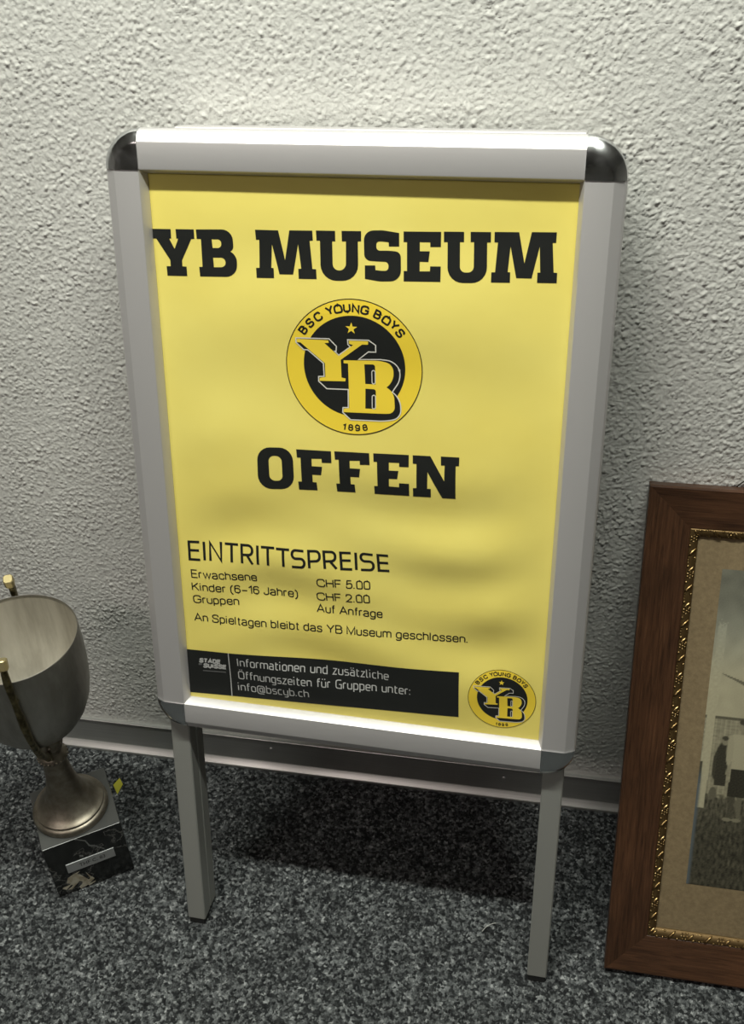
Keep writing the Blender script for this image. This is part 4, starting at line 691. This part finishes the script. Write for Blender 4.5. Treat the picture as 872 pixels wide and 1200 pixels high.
# the old photographic print: one fine sheet, its picture held as a colour per vertex
def photo():
    PW, PH = FW-166, 380.; st = 1.1
    xs = np.arange(0, PW+.1, st); ys = np.arange(0, PH+.1, st); X, Y = np.meshgrid(xs, ys); ny, nx = X.shape
    def nz(l, seed, ax=1.): return band_noise(nx, ny, st, l, .6, ax, seed)
    def sm(a, b_, x): t = np.clip((x-a)/(b_-a), 0, 1); return t*t*(3-2*t)
    g = np.zeros_like(X)
    g[:] = .33-.17*sm(270, 365, Y)+.012*nz(30, 1)
    # ground
    gr = .048+.012*nz(16, 2, .4)+.005*nz(5, 3)+.05*sm(60, 110, Y)*(.5+.5*np.clip(nz(14, 6, .3), -1, 1)); gm = 1-sm(112, 122, Y+2*nz(9, 4)); g = g*(1-gm)+np.clip(gr, .02, .3)*gm
    # plank fence
    fm = sm(116, 120, Y)*(1-sm(210, 211, Y)); pl = .235+.03*np.sin(X*2*np.pi/5.2)+.02*nz(5, 5, 3.)-.05*(np.mod(X, 5.2) < .9); g = g*(1-fm)+pl*fm
    g[(Y > 208.5) & (Y < 211.5)] = .09
    # roof of the stand beyond: a dark wedge that widens to the right
    rt = 262-.33*(X-13); rb = 261-.46*(X-13); g = np.where((X > 13) & (Y < rt) & (Y > np.maximum(rb, 225)), .12, g)
    # goal post
    for px_ in (4.5, 330):
        pm = (np.abs(X-px_-.4-(Y-100)*.012) < 4.6) & (Y > 98) & (Y < 318+2*nz(3, 7)); g = np.where(pm, .34+.01*nz(6, 8), g)
    g = np.where((X < 3) & (Y > 128) & (Y < 156), .06, g)
    def ell(cx, cy, rx, ry, v, soft=.8):
        nonlocal g
        d = np.sqrt(((X-cx)/rx)**2+((Y-cy)/ry)**2); k = 1-sm(1-.12*soft, 1+.12*soft, d); g = g*(1-k)+v*k
    def quad(x0, x1, y0, y1, x2, x3, v):
        nonlocal g
        t = np.clip((Y-y0)/(y1-y0), 0, 1); l_ = x0+(x2-x0)*t; r_ = x1+(x3-x1)*t
        k = ((X > l_) & (X < r_) & (Y > y0) & (Y < y1)).astype(float); g = g*(1-k)+v*k
    def man(cx, base, shirt, short, head=True, sc=1.):
        h = sc
        for d in (-5, 5):
            quad(cx+d*h-2.4*h, cx+d*h+2.4*h, base+2, base+34*h, cx+d*.8*h-3.4*h, cx+d*.8*h+3.4*h, .06+.05*(d > 0)); ell(cx+d*h-2, base+1.5, 5*h, 2.2*h, .17)
        quad(cx-9.5*h, cx+9.5*h, base+30*h, base+66*h, cx-8.5*h, cx+8.5*h, short)
        quad(cx-8.5*h, cx+8.5*h, base+64*h, base+106*h, cx-11*h, cx+11*h, shirt)
        ell(cx-12*h, base+86*h, 3.6*h, 19*h, shirt*.92); ell(cx+12*h, base+86*h, 3.6*h, 19*h, shirt*.86)
        if head: ell(cx, base+116*h, 5.6*h, 7.4*h, .21); ell(cx, base+121*h, 5.6*h, 3.6*h, .05)
    # the small dark-dressed onlooker by the post
    ell(22.5, 160, 7.5, 21, .035); ell(16.5, 152, 3.2, 17, .045); quad(17, 29, 128, 165, 17, 28, .035); ell(17, 118, 4, 8, .10); ell(24, 182, 3.2, 4.6, .19); ell(24, 186, 3.6, 2.6, .05)
    man(42, 86, .31, .028)
    for k in range(1, 16): man(42+k*34, 84+5*math.sin(k*2.1), .31 if k % 4 else .12, .03, True, 1+.04*math.sin(k*1.7))
    g = np.clip(g+.006*nz(3, 9), .015, .6)
    col = np.stack([g*1.04, g*.95, g*.64, np.ones_like(g)], -1)
    blue = (1-sm(1, 5, X))*(1-sm(130, 150, Y)); col[..., :3] = col[..., :3]*(1-blue[..., None])+np.array([.085, .10, .105])*blue[..., None]
    top = sm(240, 330, Y)[..., None]; col[..., :3] = col[..., :3]*(1-top)+(np.stack([g*.84, g*.83, g*.64], -1))*top
    V = np.stack([X+83, Y+117.5, np.full_like(X, -15.3)], -1).reshape(-1, 3)*S
    i = np.arange(nx*ny).reshape(ny, nx); F = np.stack([i[:-1, :-1], i[:-1, 1:], i[1:, 1:], i[1:, :-1]], -1).reshape(-1, 4)
    me = bpy.data.meshes.new('photographic_print'); me.vertices.add(len(V)); me.vertices.foreach_set('co', V.ravel().astype(np.float32))
    me.loops.add(F.size); me.loops.foreach_set('vertex_index', F.ravel().astype(np.int32))
    me.polygons.add(len(F)); me.polygons.foreach_set('loop_start', (np.arange(len(F))*4).astype(np.int32)); me.update(calc_edges=True)
    at = me.color_attributes.new('picture', 'FLOAT_COLOR', 'POINT'); at.data.foreach_set('color', col.reshape(-1).astype(np.float32))
    m = mat('old_photographic_print', (.3, .3, .3), .5, 0, .4); N, L, b = nodes(m)
    at_ = N.new('ShaderNodeAttribute'); at_.attribute_name = 'picture'; L.new(at_.outputs['Color'], b.inputs['Base Color'])
    me_obj('photographic_print', me, m, fr, label='faded team photograph with goal post and plank fence')
photo()
# hanging wire: a loop that sticks up behind the top edge, out of its eyelet
wire = mat('dark_hanging_wire', (.03, .025, .02), .5, .6)
wp = crom([(83, FH-14, -17.5), (86, FH-3, -17.5), (93, FH+5.5, -16), (99, FH+8.5, -15), (104, FH+6.5, -15), (112, FH+1.5, -16), (124, FH-14, -17.5)], 5)
loft('hanging_wire', tube_rings(wp, .75, 6), wire, fr, sm=60)
wp = crom([(95, FH+5, -15.5), (98, FH+1.2, -15), (102, FH+1.5, -14.6), (104, FH+4.4, -15), (101, FH+7, -15.5)], 5)
loft('wire_loop', tube_rings(wp, .6, 6), wire, fr, sm=60)

# ------------------------------------------------------------------ small things on the carpet
scrapm = mat('yellow_paper', (.42, .40, .03), .6)
P = [(-395.3, -57), (-385.9, -67.5), (-387.4, -85), (-399.2, -71)]
V = [(x, y, 1.1+.9*(k % 2)) for k, (x, y) in enumerate(P)]+[(x, y, .7+.9*(k % 2)) for k, (x, y) in enumerate(P)]
o = me_obj('paper_scrap', mesh('paper_scrap', V, [(0, 1, 2, 3), (7, 6, 5, 4), (0, 4, 5, 1), (1, 5, 6, 2), (2, 6, 7, 3), (3, 7, 4, 0)]), scrapm)
o['label'] = 'small yellow diamond-shaped scrap of paper on the carpet behind the trophy block'; o['category'] = 'paper scrap'
th = mat('pale_fibre', (.55, .55, .52), .7)
tp = crom([(141.9, -213.2, .8), (146, -207, 1.6), (151, -202.5, 1.5), (157.2, -199.2, .8)], 6)
o = loft('thread', tube_rings(tp, .38, 6), th, sm=60)
o['label'] = 'short pale thread lying on the carpet inside the right leg of the stand'; o['category'] = 'thread'
